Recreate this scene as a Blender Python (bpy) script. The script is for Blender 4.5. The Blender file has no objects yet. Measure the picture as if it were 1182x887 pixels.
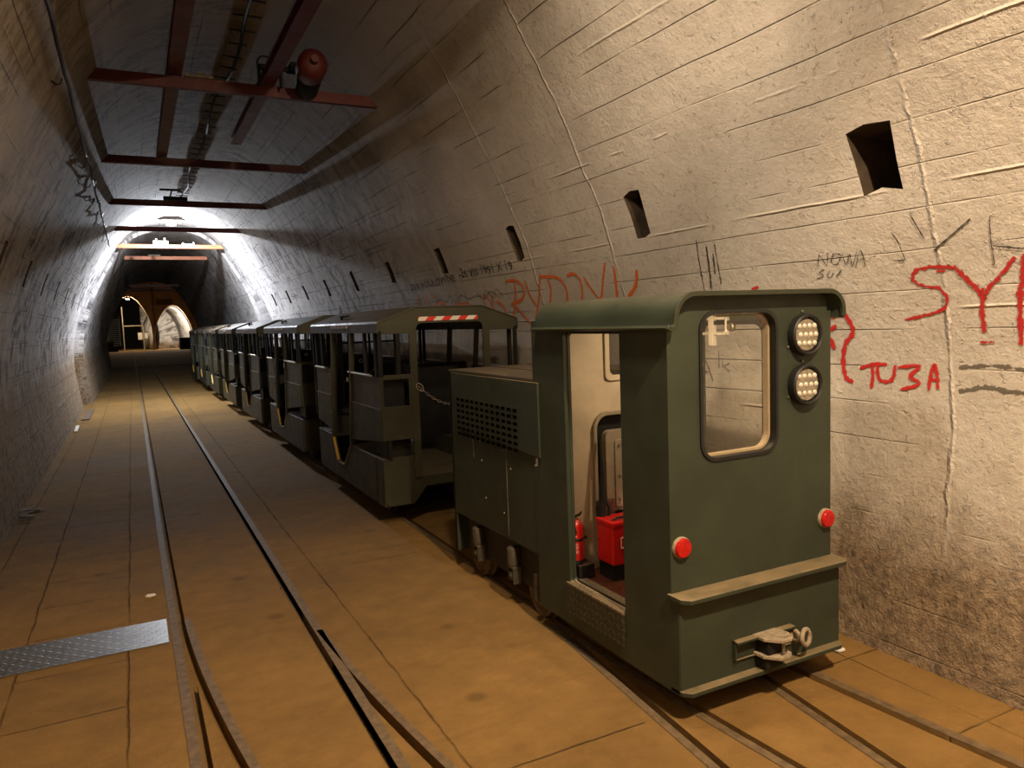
import bpy, bmesh, math, random
from mathutils import Vector, Matrix
R = random.Random(7)
PI = math.pi
COL = bpy.context.scene.collection
PR = [(0,2.02),(.3,2.06),(.8,2.12),(1.2,2.13),(1.6,2.08),(2.0,1.97),(2.35,1.85),(2.9,1.58),(3.4,1.30),(3.61,1.17),(3.85,.95),(4.02,.7),(4.12,.4),(4.15,0)]
CX = 1.0                                  # tunnel axis
def hw(z):
    for (a, wa), (b, wb) in zip(PR, PR[1:]):
        if a <= z <= b: return wa + (wb-wa)*(z-a)/(b-a)
    return 0.0
# ---------------------------------------------------------------- materials
def newmat(name):
    m = bpy.data.materials.new(name); m.use_nodes = True
    nt = m.node_tree; b = nt.nodes['Principled BSDF']
    return m, nt, b
def N(nt, t, **k):
    n = nt.nodes.new(t)
    for a, v in k.items(): setattr(n, a, v)
    return n
def math_(nt, op, a, b=None, c=None, clamp=False):
    n = N(nt, 'ShaderNodeMath', operation=op, use_clamp=clamp)
    for i, v in enumerate((a, b, c)):
        if v is None: continue
        if isinstance(v, (int, float)): n.inputs[i].default_value = v
        else: nt.links.new(v, n.inputs[i])
    return n.outputs[0]
def noise(nt, vec, scale, detail=4, rough=.55, dist=0, w=None):
    n = N(nt, 'ShaderNodeTexNoise'); n.inputs['Scale'].default_value = scale
    n.inputs['Detail'].default_value = detail; n.inputs['Roughness'].default_value = rough
    n.inputs['Distortion'].default_value = dist
    if vec is not None: nt.links.new(vec, n.inputs['Vector'])
    return n.outputs['Fac']
def ramp(nt, fac, stops):
    n = N(nt, 'ShaderNodeValToRGB'); e = n.color_ramp.elements
    while len(e) < len(stops): e.new(.5)
    for el, (p, c) in zip(e, stops):
        el.position = p; el.color = (c, c, c, 1) if isinstance(c, (int, float)) else (*c, 1)
    nt.links.new(fac, n.inputs[0]); return n.outputs[0]
def mix(nt, fac, a, b, mode='MIX'):
    n = N(nt, 'ShaderNodeMix', data_type='RGBA', blend_type=mode)
    for s, v in ((n.inputs[0], fac), (n.inputs[6], a), (n.inputs[7], b)):
        if isinstance(v, (int, float)): s.default_value = v
        elif isinstance(v, tuple): s.default_value = (*v, 1)
        else: nt.links.new(v, s)
    return n.outputs[2]
def bump(nt, h, strength, dist, b):
    n = N(nt, 'ShaderNodeBump'); n.inputs['Strength'].default_value = strength
    n.inputs['Distance'].default_value = dist
    nt.links.new(h, n.inputs['Height']); nt.links.new(n.outputs[0], b.inputs['Normal'])
def simple(name, col, rough=.6, metal=0, nz=0.0, scale=12, emis=None, es=0, spec=.5, bmp=0):
    m, nt, b = newmat(name)
    b.inputs['Roughness'].default_value = rough; b.inputs['Metallic'].default_value = metal
    b.inputs['Specular IOR Level'].default_value = spec
    tc = N(nt, 'ShaderNodeTexCoord').outputs['Object']
    f = noise(nt, tc, scale)
    d = tuple(c*(1-nz) for c in col); l = tuple(min(1, c*(1+nz)) for c in col)
    nt.links.new(ramp(nt, f, [(.3, d), (.7, l)]), b.inputs['Base Color'])
    if bmp: bump(nt, f, bmp, .01, b)
    if emis:
        b.inputs['Emission Color'].default_value = (*emis, 1); b.inputs['Emission Strength'].default_value = es
    return m
def paint(name, col, dust=(.30,.22,.12), rough=.42, dustamt=.9, rust=.0):
    m, nt, b = newmat(name)
    g = N(nt, 'ShaderNodeNewGeometry'); pos = g.outputs['Position']
    tc = N(nt, 'ShaderNodeTexCoord').outputs['Object']
    f = noise(nt, tc, 3.0, 6, .6, .4)
    c = ramp(nt, f, [(.3, tuple(x*.78 for x in col)), (.7, tuple(x*1.25 for x in col))])
    sep = N(nt, 'ShaderNodeSeparateXYZ'); nt.links.new(g.outputs['True Normal'], sep.inputs[0])
    up = math_(nt, 'SMOOTH_MIN', math_(nt, 'MULTIPLY', math_(nt, 'SUBTRACT', sep.outputs[2], .45, clamp=True), 2.2), 1.0, .2)
    dn = ramp(nt, noise(nt, tc, 9, 6, .7), [(.25, .35), (.6, 1)])
    c = mix(nt, math_(nt, 'MULTIPLY', math_(nt, 'MULTIPLY', up, dn), dustamt), c, dust)
    # fine scratches and chips
    sc = ramp(nt, noise(nt, tc, 55, 3, .8), [(.72, 0), (.76, 1)])
    msk = ramp(nt, noise(nt, tc, 3.3, 2), [(.52, 0), (.66, 1)])
    c = mix(nt, math_(nt, 'MULTIPLY', math_(nt, 'MULTIPLY', sc, msk), .5), c, (.35,.33,.27))
    if rust:
        rr = ramp(nt, noise(nt, tc, 14, 5, .7), [(.58, 0), (.68, 1)])
        c = mix(nt, math_(nt, 'MULTIPLY', rr, rust), c, (.16,.07,.03))
    nt.links.new(c, b.inputs['Base Color'])
    nt.links.new(ramp(nt, dn, [(0, rough-.1), (1, rough+.2)]), b.inputs['Roughness'])
    bump(nt, noise(nt, tc, 26, 4), .12, .004, b)
    return m

def concrete_wall(name):
    m, nt, b = newmat(name)
    pos = N(nt, 'ShaderNodeNewGeometry').outputs['Position']
    s = N(nt, 'ShaderNodeSeparateXYZ'); nt.links.new(pos, s.inputs[0])
    X, Y, Z = s.outputs
    # arc coordinate round the section (board rows run along the tunnel)
    ang = math_(nt, 'ARCTAN2', math_(nt, 'SUBTRACT', Z, 1.2), math_(nt, 'ABSOLUTE', math_(nt, 'SUBTRACT', X, CX)))
    side = math_(nt, 'SIGN', math_(nt, 'SUBTRACT', X, CX))
    v = math_(nt, 'MULTIPLY', ang, 2.3)
    uv = N(nt, 'ShaderNodeCombineXYZ')
    nt.links.new(Y, uv.inputs[0]); nt.links.new(v, uv.inputs[1]); nt.links.new(side, uv.inputs[2])
    uv = uv.outputs[0]
    wob = math_(nt, 'MULTIPLY', math_(nt, 'SUBTRACT', noise(nt, pos, 2.6, 5, .7), .5), .11)
    wob2 = math_(nt, 'MULTIPLY', math_(nt, 'SUBTRACT', noise(nt, pos, .9, 2), .5), .035)
    vv = math_(nt, 'ADD', v, wob2)
    def lines(coord, period, off, w):
        fr = math_(nt, 'PINGPONG', math_(nt, 'ADD', coord, off), period/2)
        return math_(nt, 'SUBTRACT', 1, math_(nt, 'DIVIDE', fr, w), clamp=True)
    rowsA = lines(vv, .19, .05, .0045)
    rowsB = lines(math_(nt, 'ADD', vv, math_(nt, 'MULTIPLY', wob, .15)), .57, .14, .010)
    # vertical construction joints
    seam = None
    Yw = math_(nt, 'ADD', Y, wob)
    for y0 in (-.3, 1.98, 4.24, 5.38, 7.35, 9.5, 11.8, 14.0, 16.2, 18.5, 24, 27, 30.5, 34):
        l = math_(nt, 'SUBTRACT', 1, math_(nt, 'DIVIDE', math_(nt, 'ABSOLUTE', math_(nt, 'SUBTRACT', Yw, y0)), .014), clamp=True)
        seam = l if seam is None else math_(nt, 'MAXIMUM', seam, l)
    seamn = math_(nt, 'MULTIPLY', seam, ramp(nt, noise(nt, pos, 5, 3), [(.35, .2), (.55, 1)]))
    rown = ramp(nt, noise(nt, uv, 1.3, 3), [(.43, 0), (.60, 1)])
    dark = math_(nt, 'MULTIPLY', rowsA, rown)
    ridge = math_(nt, 'MULTIPLY', rowsB, ramp(nt, noise(nt, uv, 1.7, 3), [(.4, 1), (.52, 0)]))
    # block and patch joints further in, both directions
    br = N(nt, 'ShaderNodeTexBrick'); br.inputs['Scale'].default_value = 1
    br.inputs['Brick Width'].default_value = .9; br.inputs['Row Height'].default_value = .38
    br.inputs['Mortar Size'].default_value = .006; br.offset = .37
    vm = N(nt, 'ShaderNodeVectorMath', operation='ADD'); nt.links.new(uv, vm.inputs[0])
    cw = N(nt, 'ShaderNodeCombineXYZ'); nt.links.new(wob, cw.inputs[0]); nt.links.new(math_(nt, 'MULTIPLY', wob, .7), cw.inputs[1])
    nt.links.new(cw.outputs[0], vm.inputs[1]); nt.links.new(vm.outputs[0], br.inputs['Vector'])
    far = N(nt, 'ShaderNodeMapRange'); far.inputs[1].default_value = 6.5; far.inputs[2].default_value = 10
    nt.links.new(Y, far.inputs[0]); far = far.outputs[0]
    joint = math_(nt, 'MULTIPLY', math_(nt, 'MULTIPLY', br.outputs['Fac'], far), ramp(nt, noise(nt, pos, 1.6, 3), [(.42, 0), (.52, 1)]))
    # colour
    st = N(nt, 'ShaderNodeVectorMath', operation='MULTIPLY'); nt.links.new(uv, st.inputs[0]); st.inputs[1].default_value = (1, .6, 1)
    blot = noise(nt, pos, 1.1, 6, .65)
    col = ramp(nt, blot, [(.3, (.50,.45,.39)), (.55, (.62,.57,.50)), (.75, (.70,.65,.58))])
    fine = noise(nt, pos, 30, 5, .75)
    col = mix(nt, .35, col, ramp(nt, fine, [(.3, .40), (.7, .62)]), 'OVERLAY')
    # dark lichen-like mottling, strong from mid-tunnel on
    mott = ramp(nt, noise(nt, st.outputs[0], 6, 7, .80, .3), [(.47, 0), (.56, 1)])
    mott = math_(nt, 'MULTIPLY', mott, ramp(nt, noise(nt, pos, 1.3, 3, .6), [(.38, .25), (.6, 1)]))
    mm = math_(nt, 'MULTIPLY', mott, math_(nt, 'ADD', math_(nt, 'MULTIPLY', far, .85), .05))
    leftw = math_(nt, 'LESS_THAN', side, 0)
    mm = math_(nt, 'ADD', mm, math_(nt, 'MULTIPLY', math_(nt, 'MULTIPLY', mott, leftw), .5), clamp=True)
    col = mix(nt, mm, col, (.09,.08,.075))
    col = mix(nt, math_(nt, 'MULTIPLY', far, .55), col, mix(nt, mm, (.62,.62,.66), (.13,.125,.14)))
    # brown mud stain creeping up from the floor
    zz = math_(nt, 'ADD', Z, math_(nt, 'MULTIPLY', math_(nt, 'SUBTRACT', noise(nt, pos, 1.7, 6, .7), .5), 1.0))
    zz = math_(nt, 'SUBTRACT', zz, math_(nt, 'MULTIPLY', math_(nt, 'LESS_THAN', side, 0), .60))
    mud = N(nt, 'ShaderNodeMapRange'); mud.inputs[1].default_value = 1.0; mud.inputs[2].default_value = .35
    nt.links.new(zz, mud.inputs[0]); mud = mud.outputs[0]
    mc = ramp(nt, noise(nt, pos, 17, 6, .8), [(.38, (.10,.065,.03)), (.52, (.27,.18,.095)), (.68, (.40,.30,.18))])
    col = mix(nt, math_(nt, 'MULTIPLY', mud, .85), col, mc)
    seamn = math_(nt, 'MULTIPLY', seamn, math_(nt, 'SUBTRACT', 1, math_(nt, 'MULTIPLY', mud, .8)))
    for f, c, k in ((dark, (.14,.12,.10), .55), (ridge, (.78,.72,.62), .6), (seamn, (.78,.72,.64), .55), (joint, (.07,.06,.06), .8)):
        col = mix(nt, math_(nt, 'MULTIPLY', f, k), col, c)
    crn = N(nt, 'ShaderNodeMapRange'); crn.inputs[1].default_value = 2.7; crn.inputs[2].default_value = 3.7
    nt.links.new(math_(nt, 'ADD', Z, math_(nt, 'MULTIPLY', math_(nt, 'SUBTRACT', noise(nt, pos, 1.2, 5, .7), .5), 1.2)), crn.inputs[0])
    col = mix(nt, math_(nt, 'MULTIPLY', crn.outputs[0], .62), col, mix(nt, .5, (.10,.075,.045), col, 'MULTIPLY'))  # darker towards the crown: the vault's shade put into the concrete colour
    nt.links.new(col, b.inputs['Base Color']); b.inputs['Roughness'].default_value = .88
    b.inputs['Specular IOR Level'].default_value = .15
    # relief
    rowband = N(nt, 'ShaderNodeTexWhiteNoise', noise_dimensions='1D')
    nt.links.new(math_(nt, 'FLOOR', math_(nt, 'DIVIDE', math_(nt, 'ADD', vv, .05), .19)), rowband.inputs['W'])
    h = math_(nt, 'MULTIPLY', rowband.outputs['Value'], .005)
    h = math_(nt, 'ADD', h, math_(nt, 'MULTIPLY', noise(nt, pos, 9, 6, .7), .010))
    h = math_(nt, 'ADD', h, math_(nt, 'MULTIPLY', noise(nt, pos, 45, 4, .7), .0045))
    pit = ramp(nt, noise(nt, pos, 24, 4, .75), [(.60, 0), (.68, 1)])
    h = math_(nt, 'ADD', h, math_(nt, 'MULTIPLY', pit, .004))
    h = math_(nt, 'ADD', h, math_(nt, 'MULTIPLY', math_(nt, 'MULTIPLY', noise(nt, pos, 26, 4, .8), mud), .022))
    h = math_(nt, 'ADD', h, math_(nt, 'MULTIPLY', ridge, .008))
    h = math_(nt, 'ADD', h, math_(nt, 'MULTIPLY', seamn, .012))
    h = math_(nt, 'SUBTRACT', h, math_(nt, 'MULTIPLY', dark, .010))
    h = math_(nt, 'SUBTRACT', h, math_(nt, 'MULTIPLY', joint, .010))
    bump(nt, h, 1.0, 1.0, b)
    return m

def floor_mat(name, base=(.225,.130,.043)):
    m, nt, b = newmat(name)
    pos = N(nt, 'ShaderNodeNewGeometry').outputs['Position']
    s = N(nt, 'ShaderNodeSeparateXYZ'); nt.links.new(pos, s.inputs[0]); X, Y, Z = s.outputs
    n1 = noise(nt, pos, .8, 6, .65); n2 = noise(nt, pos, 7, 6, .7)
    col = ramp(nt, n1, [(.3, tuple(c*.72 for c in base)), (.5, base), (.72, tuple(c*1.22 for c in base))])
    col = mix(nt, .4, col, ramp(nt, n2, [(.3, .36), (.7, .66)]), 'OVERLAY')
    # transverse wear streaks between the rails
    st = N(nt, 'ShaderNodeVectorMath', operation='MULTIPLY'); nt.links.new(pos, st.inputs[0]); st.inputs[1].default_value = (1, 3.2, 1)
    streak = ramp(nt, noise(nt, st.outputs[0], 1.6, 6, .75, .6), [(.50, 0), (.75, 1)])
    col = mix(nt, math_(nt, 'MULTIPLY', streak, .35), col, tuple(c*.45 for c in base))
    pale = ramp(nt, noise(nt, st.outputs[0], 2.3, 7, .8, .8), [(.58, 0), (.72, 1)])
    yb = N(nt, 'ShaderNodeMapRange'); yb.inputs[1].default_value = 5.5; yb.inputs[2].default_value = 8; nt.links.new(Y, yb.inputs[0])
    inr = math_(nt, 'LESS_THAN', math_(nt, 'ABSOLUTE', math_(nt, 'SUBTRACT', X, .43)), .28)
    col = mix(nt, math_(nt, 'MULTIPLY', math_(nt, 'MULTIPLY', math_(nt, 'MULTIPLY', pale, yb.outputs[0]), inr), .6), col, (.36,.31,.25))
    wob = math_(nt, 'MULTIPLY', math_(nt, 'SUBTRACT', noise(nt, pos, 3, 5, .75), .5), .035)
    cr = None
    for x0, w in ((-.61, .010), (-.13, .008), (.98, .006), (-.92, .005), (2.83, .004)):
        l = math_(nt, 'SUBTRACT', 1, math_(nt, 'DIVIDE', math_(nt, 'ABSOLUTE', math_(nt, 'SUBTRACT', math_(nt, 'ADD', X, wob), x0)), w), clamp=True)
        cr = l if cr is None else math_(nt, 'MAXIMUM', cr, l)
    Yw = math_(nt, 'ADD', Y, math_(nt, 'MULTIPLY', wob, .6))
    def cross(x0, x1, period, off):
        fr = math_(nt, 'PINGPONG', math_(nt, 'ADD', Yw, off), period/2)
        l = math_(nt, 'SUBTRACT', 1, math_(nt, 'DIVIDE', fr, .007), clamp=True)
        a = math_(nt, 'MULTIPLY', math_(nt, 'GREATER_THAN', X, x0), math_(nt, 'LESS_THAN', X, x1))
        return math_(nt, 'MULTIPLY', l, a)
    cr = math_(nt, 'MAXIMUM', cr, cross(-.61, -.13, .52, .1))
    cr = math_(nt, 'MAXIMUM', cr, cross(.98, 1.7, 2.6, .3))
    cr = math_(nt, 'MAXIMUM', cr, cross(2.60, 3.1, .62, .22))
    cr = math_(nt, 'MULTIPLY', cr, ramp(nt, noise(nt, pos, 1.9, 4, .7), [(.38, .25), (.6, 1)]))
    col = mix(nt, math_(nt, 'MULTIPLY', cr, .42), col, (.07,.045,.022))
    chip = ramp(nt, noise(nt, pos, 38, 3, .7), [(.745, 0), (.77, 1)])
    col = mix(nt, math_(nt, 'MULTIPLY', chip, .5), col, (.55,.47,.36))
    # small oil and foot spots
    vo = N(nt, 'ShaderNodeTexVoronoi'); vo.inputs['Scale'].default_value = 2.2; nt.links.new(pos, vo.inputs['Vector'])
    spot = ramp(nt, vo.outputs['Distance'], [(.05, .55), (.13, 0)])
    col = mix(nt, spot, col, tuple(c*.4 for c in base))
    nt.links.new(col, b.inputs['Base Color'])
    nt.links.new(ramp(nt, n1, [(.3, .80), (.7, .95)]), b.inputs['Roughness']); b.inputs['Specular IOR Level'].default_value = .10
    h = math_(nt, 'ADD', math_(nt, 'MULTIPLY', n2, .010), math_(nt, 'MULTIPLY', noise(nt, pos, 40, 4, .7), .003))
    h = math_(nt, 'SUBTRACT', h, math_(nt, 'MULTIPLY', cr, .012))
    bump(nt, h, 1, 1, b)
    return m

def tread_mat(name, base, rough=.4, metal=.7, scale=26):
    """raised diamond tread pattern"""
    m, nt, b = newmat(name)
    tc = N(nt, 'ShaderNodeTexCoord').outputs['Object']
    s = N(nt, 'ShaderNodeSeparateXYZ'); nt.links.new(tc, s.inputs[0])
    x = math_(nt, 'ADD', s.outputs[0], math_(nt, 'MULTIPLY', s.outputs[2], .93)); y = s.outputs[1]
    cx = math_(nt, 'FLOOR', math_(nt, 'MULTIPLY', x, scale)); cy = math_(nt, 'FLOOR', math_(nt, 'MULTIPLY', y, scale))
    par = math_(nt, 'FLOORED_MODULO', math_(nt, 'ADD', cx, cy), 2)
    u = math_(nt, 'SUBTRACT', math_(nt, 'FRACT', math_(nt, 'MULTIPLY', x, scale)), .5)
    v = math_(nt, 'SUBTRACT', math_(nt, 'FRACT', math_(nt, 'MULTIPLY', y, scale)), .5)
    sg = math_(nt, 'SUBTRACT', math_(nt, 'MULTIPLY', par, 2), 1)
    a = math_(nt, 'ADD', u, math_(nt, 'MULTIPLY', v, sg)); c = math_(nt, 'SUBTRACT', u, math_(nt, 'MULTIPLY', v, sg))
    d = math_(nt, 'ADD', math_(nt, 'MULTIPLY', math_(nt, 'ABSOLUTE', a), .9), math_(nt, 'MULTIPLY', math_(nt, 'ABSOLUTE', c), 4.0))
    hgt = ramp(nt, d, [(.45, 1), (.75, 0)])
    n = noise(nt, tc, 7, 5, .7)
    col = mix(nt, math_(nt, 'MULTIPLY', hgt, .65), ramp(nt, n, [(.3, tuple(k*.6 for k in base)), (.7, base)]), tuple(min(1, k*1.9) for k in base))
    nt.links.new(col, b.inputs['Base Color']); b.inputs['Metallic'].default_value = metal; b.inputs['Roughness'].default_value = rough
    bump(nt, hgt, .8, .004, b)
    return m

def stripe_mat(name, a, c, period=.14, axis=0):
    m, nt, b = newmat(name)
    tc = N(nt, 'ShaderNodeTexCoord').outputs['Object']
    s = N(nt, 'ShaderNodeSeparateXYZ'); nt.links.new(tc, s.inputs[0])
    t = math_(nt, 'ADD', s.outputs[axis], math_(nt, 'MULTIPLY', s.outputs[2], -.9))
    f = math_(nt, 'FRACT', math_(nt, 'DIVIDE', t, period))
    nt.links.new(mix(nt, math_(nt, 'GREATER_THAN', f, .5), a, c), b.inputs['Base Color']); b.inputs['Roughness'].default_value = .4
    return m

def spray(name, col, lo, hi, scale=40):
    """paint with broken, see-through edges where the wall was rough"""
    m, nt, b = newmat(name)
    pos = N(nt, 'ShaderNodeNewGeometry').outputs['Position']
    b.inputs['Base Color'].default_value = (*col, 1); b.inputs['Roughness'].default_value = .7
    uv = N(nt, 'ShaderNodeUVMap').outputs[0]
    s = N(nt, 'ShaderNodeSeparateXYZ'); nt.links.new(uv, s.inputs[0])
    edge = math_(nt, 'MULTIPLY', math_(nt, 'ABSOLUTE', math_(nt, 'SUBTRACT', s.outputs[0], .5)), 2)   # 0 centre .. 1 edge
    n = noise(nt, pos, scale, 4, .7)
    f = math_(nt, 'SUBTRACT', math_(nt, 'ADD', n, .62), math_(nt, 'MULTIPLY', edge, .55))
    nt.links.new(ramp(nt, f, [(lo, 0), (hi, 1)]), b.inputs['Alpha'])
    return m

M = dict(
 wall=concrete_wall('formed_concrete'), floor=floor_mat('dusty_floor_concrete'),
 green=paint('green_loco_paint', (.033,.042,.025)), green_top=paint('green_roof_sheet_paint', (.034,.046,.028), dust=(.10,.08,.05), dustamt=.45, rough=.36), green_plain=paint('green_plain_paint', (.030,.036,.018), dustamt=0), green_car=paint('olive_car_paint', (.047,.046,.024), dust=(.16,.105,.055), rough=.38, dustamt=.75),
 green_roof=paint('dusty_olive_roof_paint', (.065,.058,.040), dust=(.13,.095,.06), rough=.36, dustamt=.85),
 cream=paint('cream_cab_paint', (.62,.52,.38), dust=(.5,.4,.28), dustamt=.3, rough=.5),
 grey_cream=paint('grey_cream_panel', (.34,.29,.21), dustamt=.3, rough=.5),
 black=simple('black_rubber', (.012,.012,.012), .55, nz=.2), blackm=simple('black_steel', (.014,.013,.011), .75, nz=.3, spec=.3),
 dark=paint('dark_underframe', (.018,.015,.010), dust=(.10,.07,.04), dustamt=.6),
 steel=simple('worn_steel', (.30,.27,.22), .45, .8, .35, 30), chrome=simple('bright_handrail_steel', (.7,.68,.62), .28, .9, .1),
 rail=simple('rusty_rail_steel', (.15,.100,.050), .75, .1, .3, 25, bmp=.3), groove=simple('groove_dirt', (.02,.014,.009), .9, nz=.3),
 dusty=simple('dust_covered_steel', (.36,.29,.20), .8, .1, .3, 45, bmp=.5), spring=simple('dusty_spring_cap', (.075,.062,.042), .6, .2, .3, 30),
 redb=paint('red_oxide_beam_paint', (.085,.009,.007), dust=(.07,.02,.014), dustamt=.5, rust=.3), orangeb=paint('orange_lit_beam', (.42,.13,.045), dust=(.3,.15,.08), dustamt=.5, rust=.2),
 red=simple('red_gloss', (.62,.015,.012), .28, nz=.08), redlens=simple('red_reflector', (.50,.012,.010), .15, nz=.25, scale=60),
 white=simple('white_paint', (.72,.68,.6), .5, nz=.06), yellow=simple('yellow_reflective_tape', (.85,.50,.05), .4, nz=.1),
 cabfloor=simple('wet_brown_cab_floor', (.075,.022,.012), .32, 0, .5, 40, bmp=.5),
 tread=tread_mat('diamond_tread_plate', (.20,.19,.18)), sill=tread_mat('green_tread_sill', (.055,.052,.028), .5, .3, 30), sillt=tread_mat('worn_tread_sill_top', (.22,.17,.10), .55, .3, 30),
 hazard=stripe_mat('red_white_hazard_stripe', (.75,.04,.03), (.85,.80,.68)), hazard_y=stripe_mat('red_white_door_stripe', (.45,.16,.12), (.55,.42,.34), .13, 1),
 lens=simple('led_lens', (.42,.37,.29), .12, .6, .3, 90), led=simple('led_dome', (.75,.72,.62), .12, .2, .1),
 orange=spray('orange_spray', (.85,.17,.02), .50, .80), sred=spray('red_spray', (.62,.025,.022), .50, .85), dred=spray('red_dry_brush', (.50,.022,.02), .86, .98, 50),
 char=spray('charcoal_mark', (.05,.045,.04), .75, 1.15, 45), smear=spray('grey_smear', (.16,.14,.11), .88, 1.25, 24), ink=simple('black_ink', (.025,.022,.02), .7, nz=.3),
 blue=simple('faded_blue_paint', (.12,.16,.42), .7, nz=.2), grime=simple('grime_box', (.16,.13,.08), .7, nz=.3),
 wood=simple('old_board', (.12,.08,.045), .8, nz=.4, scale=20), litter=simple('pale_litter', (.75,.72,.66), .7, nz=.1),
 brass=simple('brass', (.75,.52,.12), .3, .9, .1),
 farwall=simple('pale_tan_plaster', (.36,.25,.15), .85, nz=.3, scale=1.5, bmp=.2), palewall=simple('pale_lit_concrete', (.60,.50,.36), .85, nz=.3, scale=2.5, bmp=.3),
 slot=simple('vent_slot', (.002,.002,.002), 1, spec=0), pocket=simple('pocket_brown', (.055,.038,.022), .95, nz=.5, scale=8, bmp=.3), darkwall=simple('shade_dark_concrete', (.05,.05,.05), .9, nz=.3, bmp=.2), stair=simple('dark_stair_steel', (.10,.10,.10), .5, .4, .3),
 lampw=simple('cool_lamp_face', (1,1,1), .3, emis=(.86,.92,1), es=60), lampy=simple('warm_lamp_face', (1,1,1), .3, emis=(1,.75,.45), es=14), lampc=simple('cab_lamp_face', (1,1,1), .3, emis=(1,.75,.45), es=3),
)
def glass_mat():
    m, nt, b = newmat('thin_window_glass')
    out = nt.nodes['Material Output']
    tr = N(nt, 'ShaderNodeBsdfTransparent'); tr.inputs[0].default_value = (.93,.91,.86,1)
    gl = N(nt, 'ShaderNodeBsdfGlossy'); gl.inputs['Roughness'].default_value = .02
    lw = N(nt, 'ShaderNodeLayerWeight'); lw.inputs[0].default_value = .5
    fr = math_(nt, 'ADD', .05, math_(nt, 'MULTIPLY', math_(nt, 'POWER', lw.outputs['Facing'], 4.0), .6))
    mx = N(nt, 'ShaderNodeMixShader'); nt.links.new(fr, mx.inputs[0])
    nt.links.new(tr.outputs[0], mx.inputs[1]); nt.links.new(gl.outputs[0], mx.inputs[2]); nt.links.new(mx.outputs[0], out.inputs[0])
    return m
M['glass'] = glass_mat()
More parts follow.
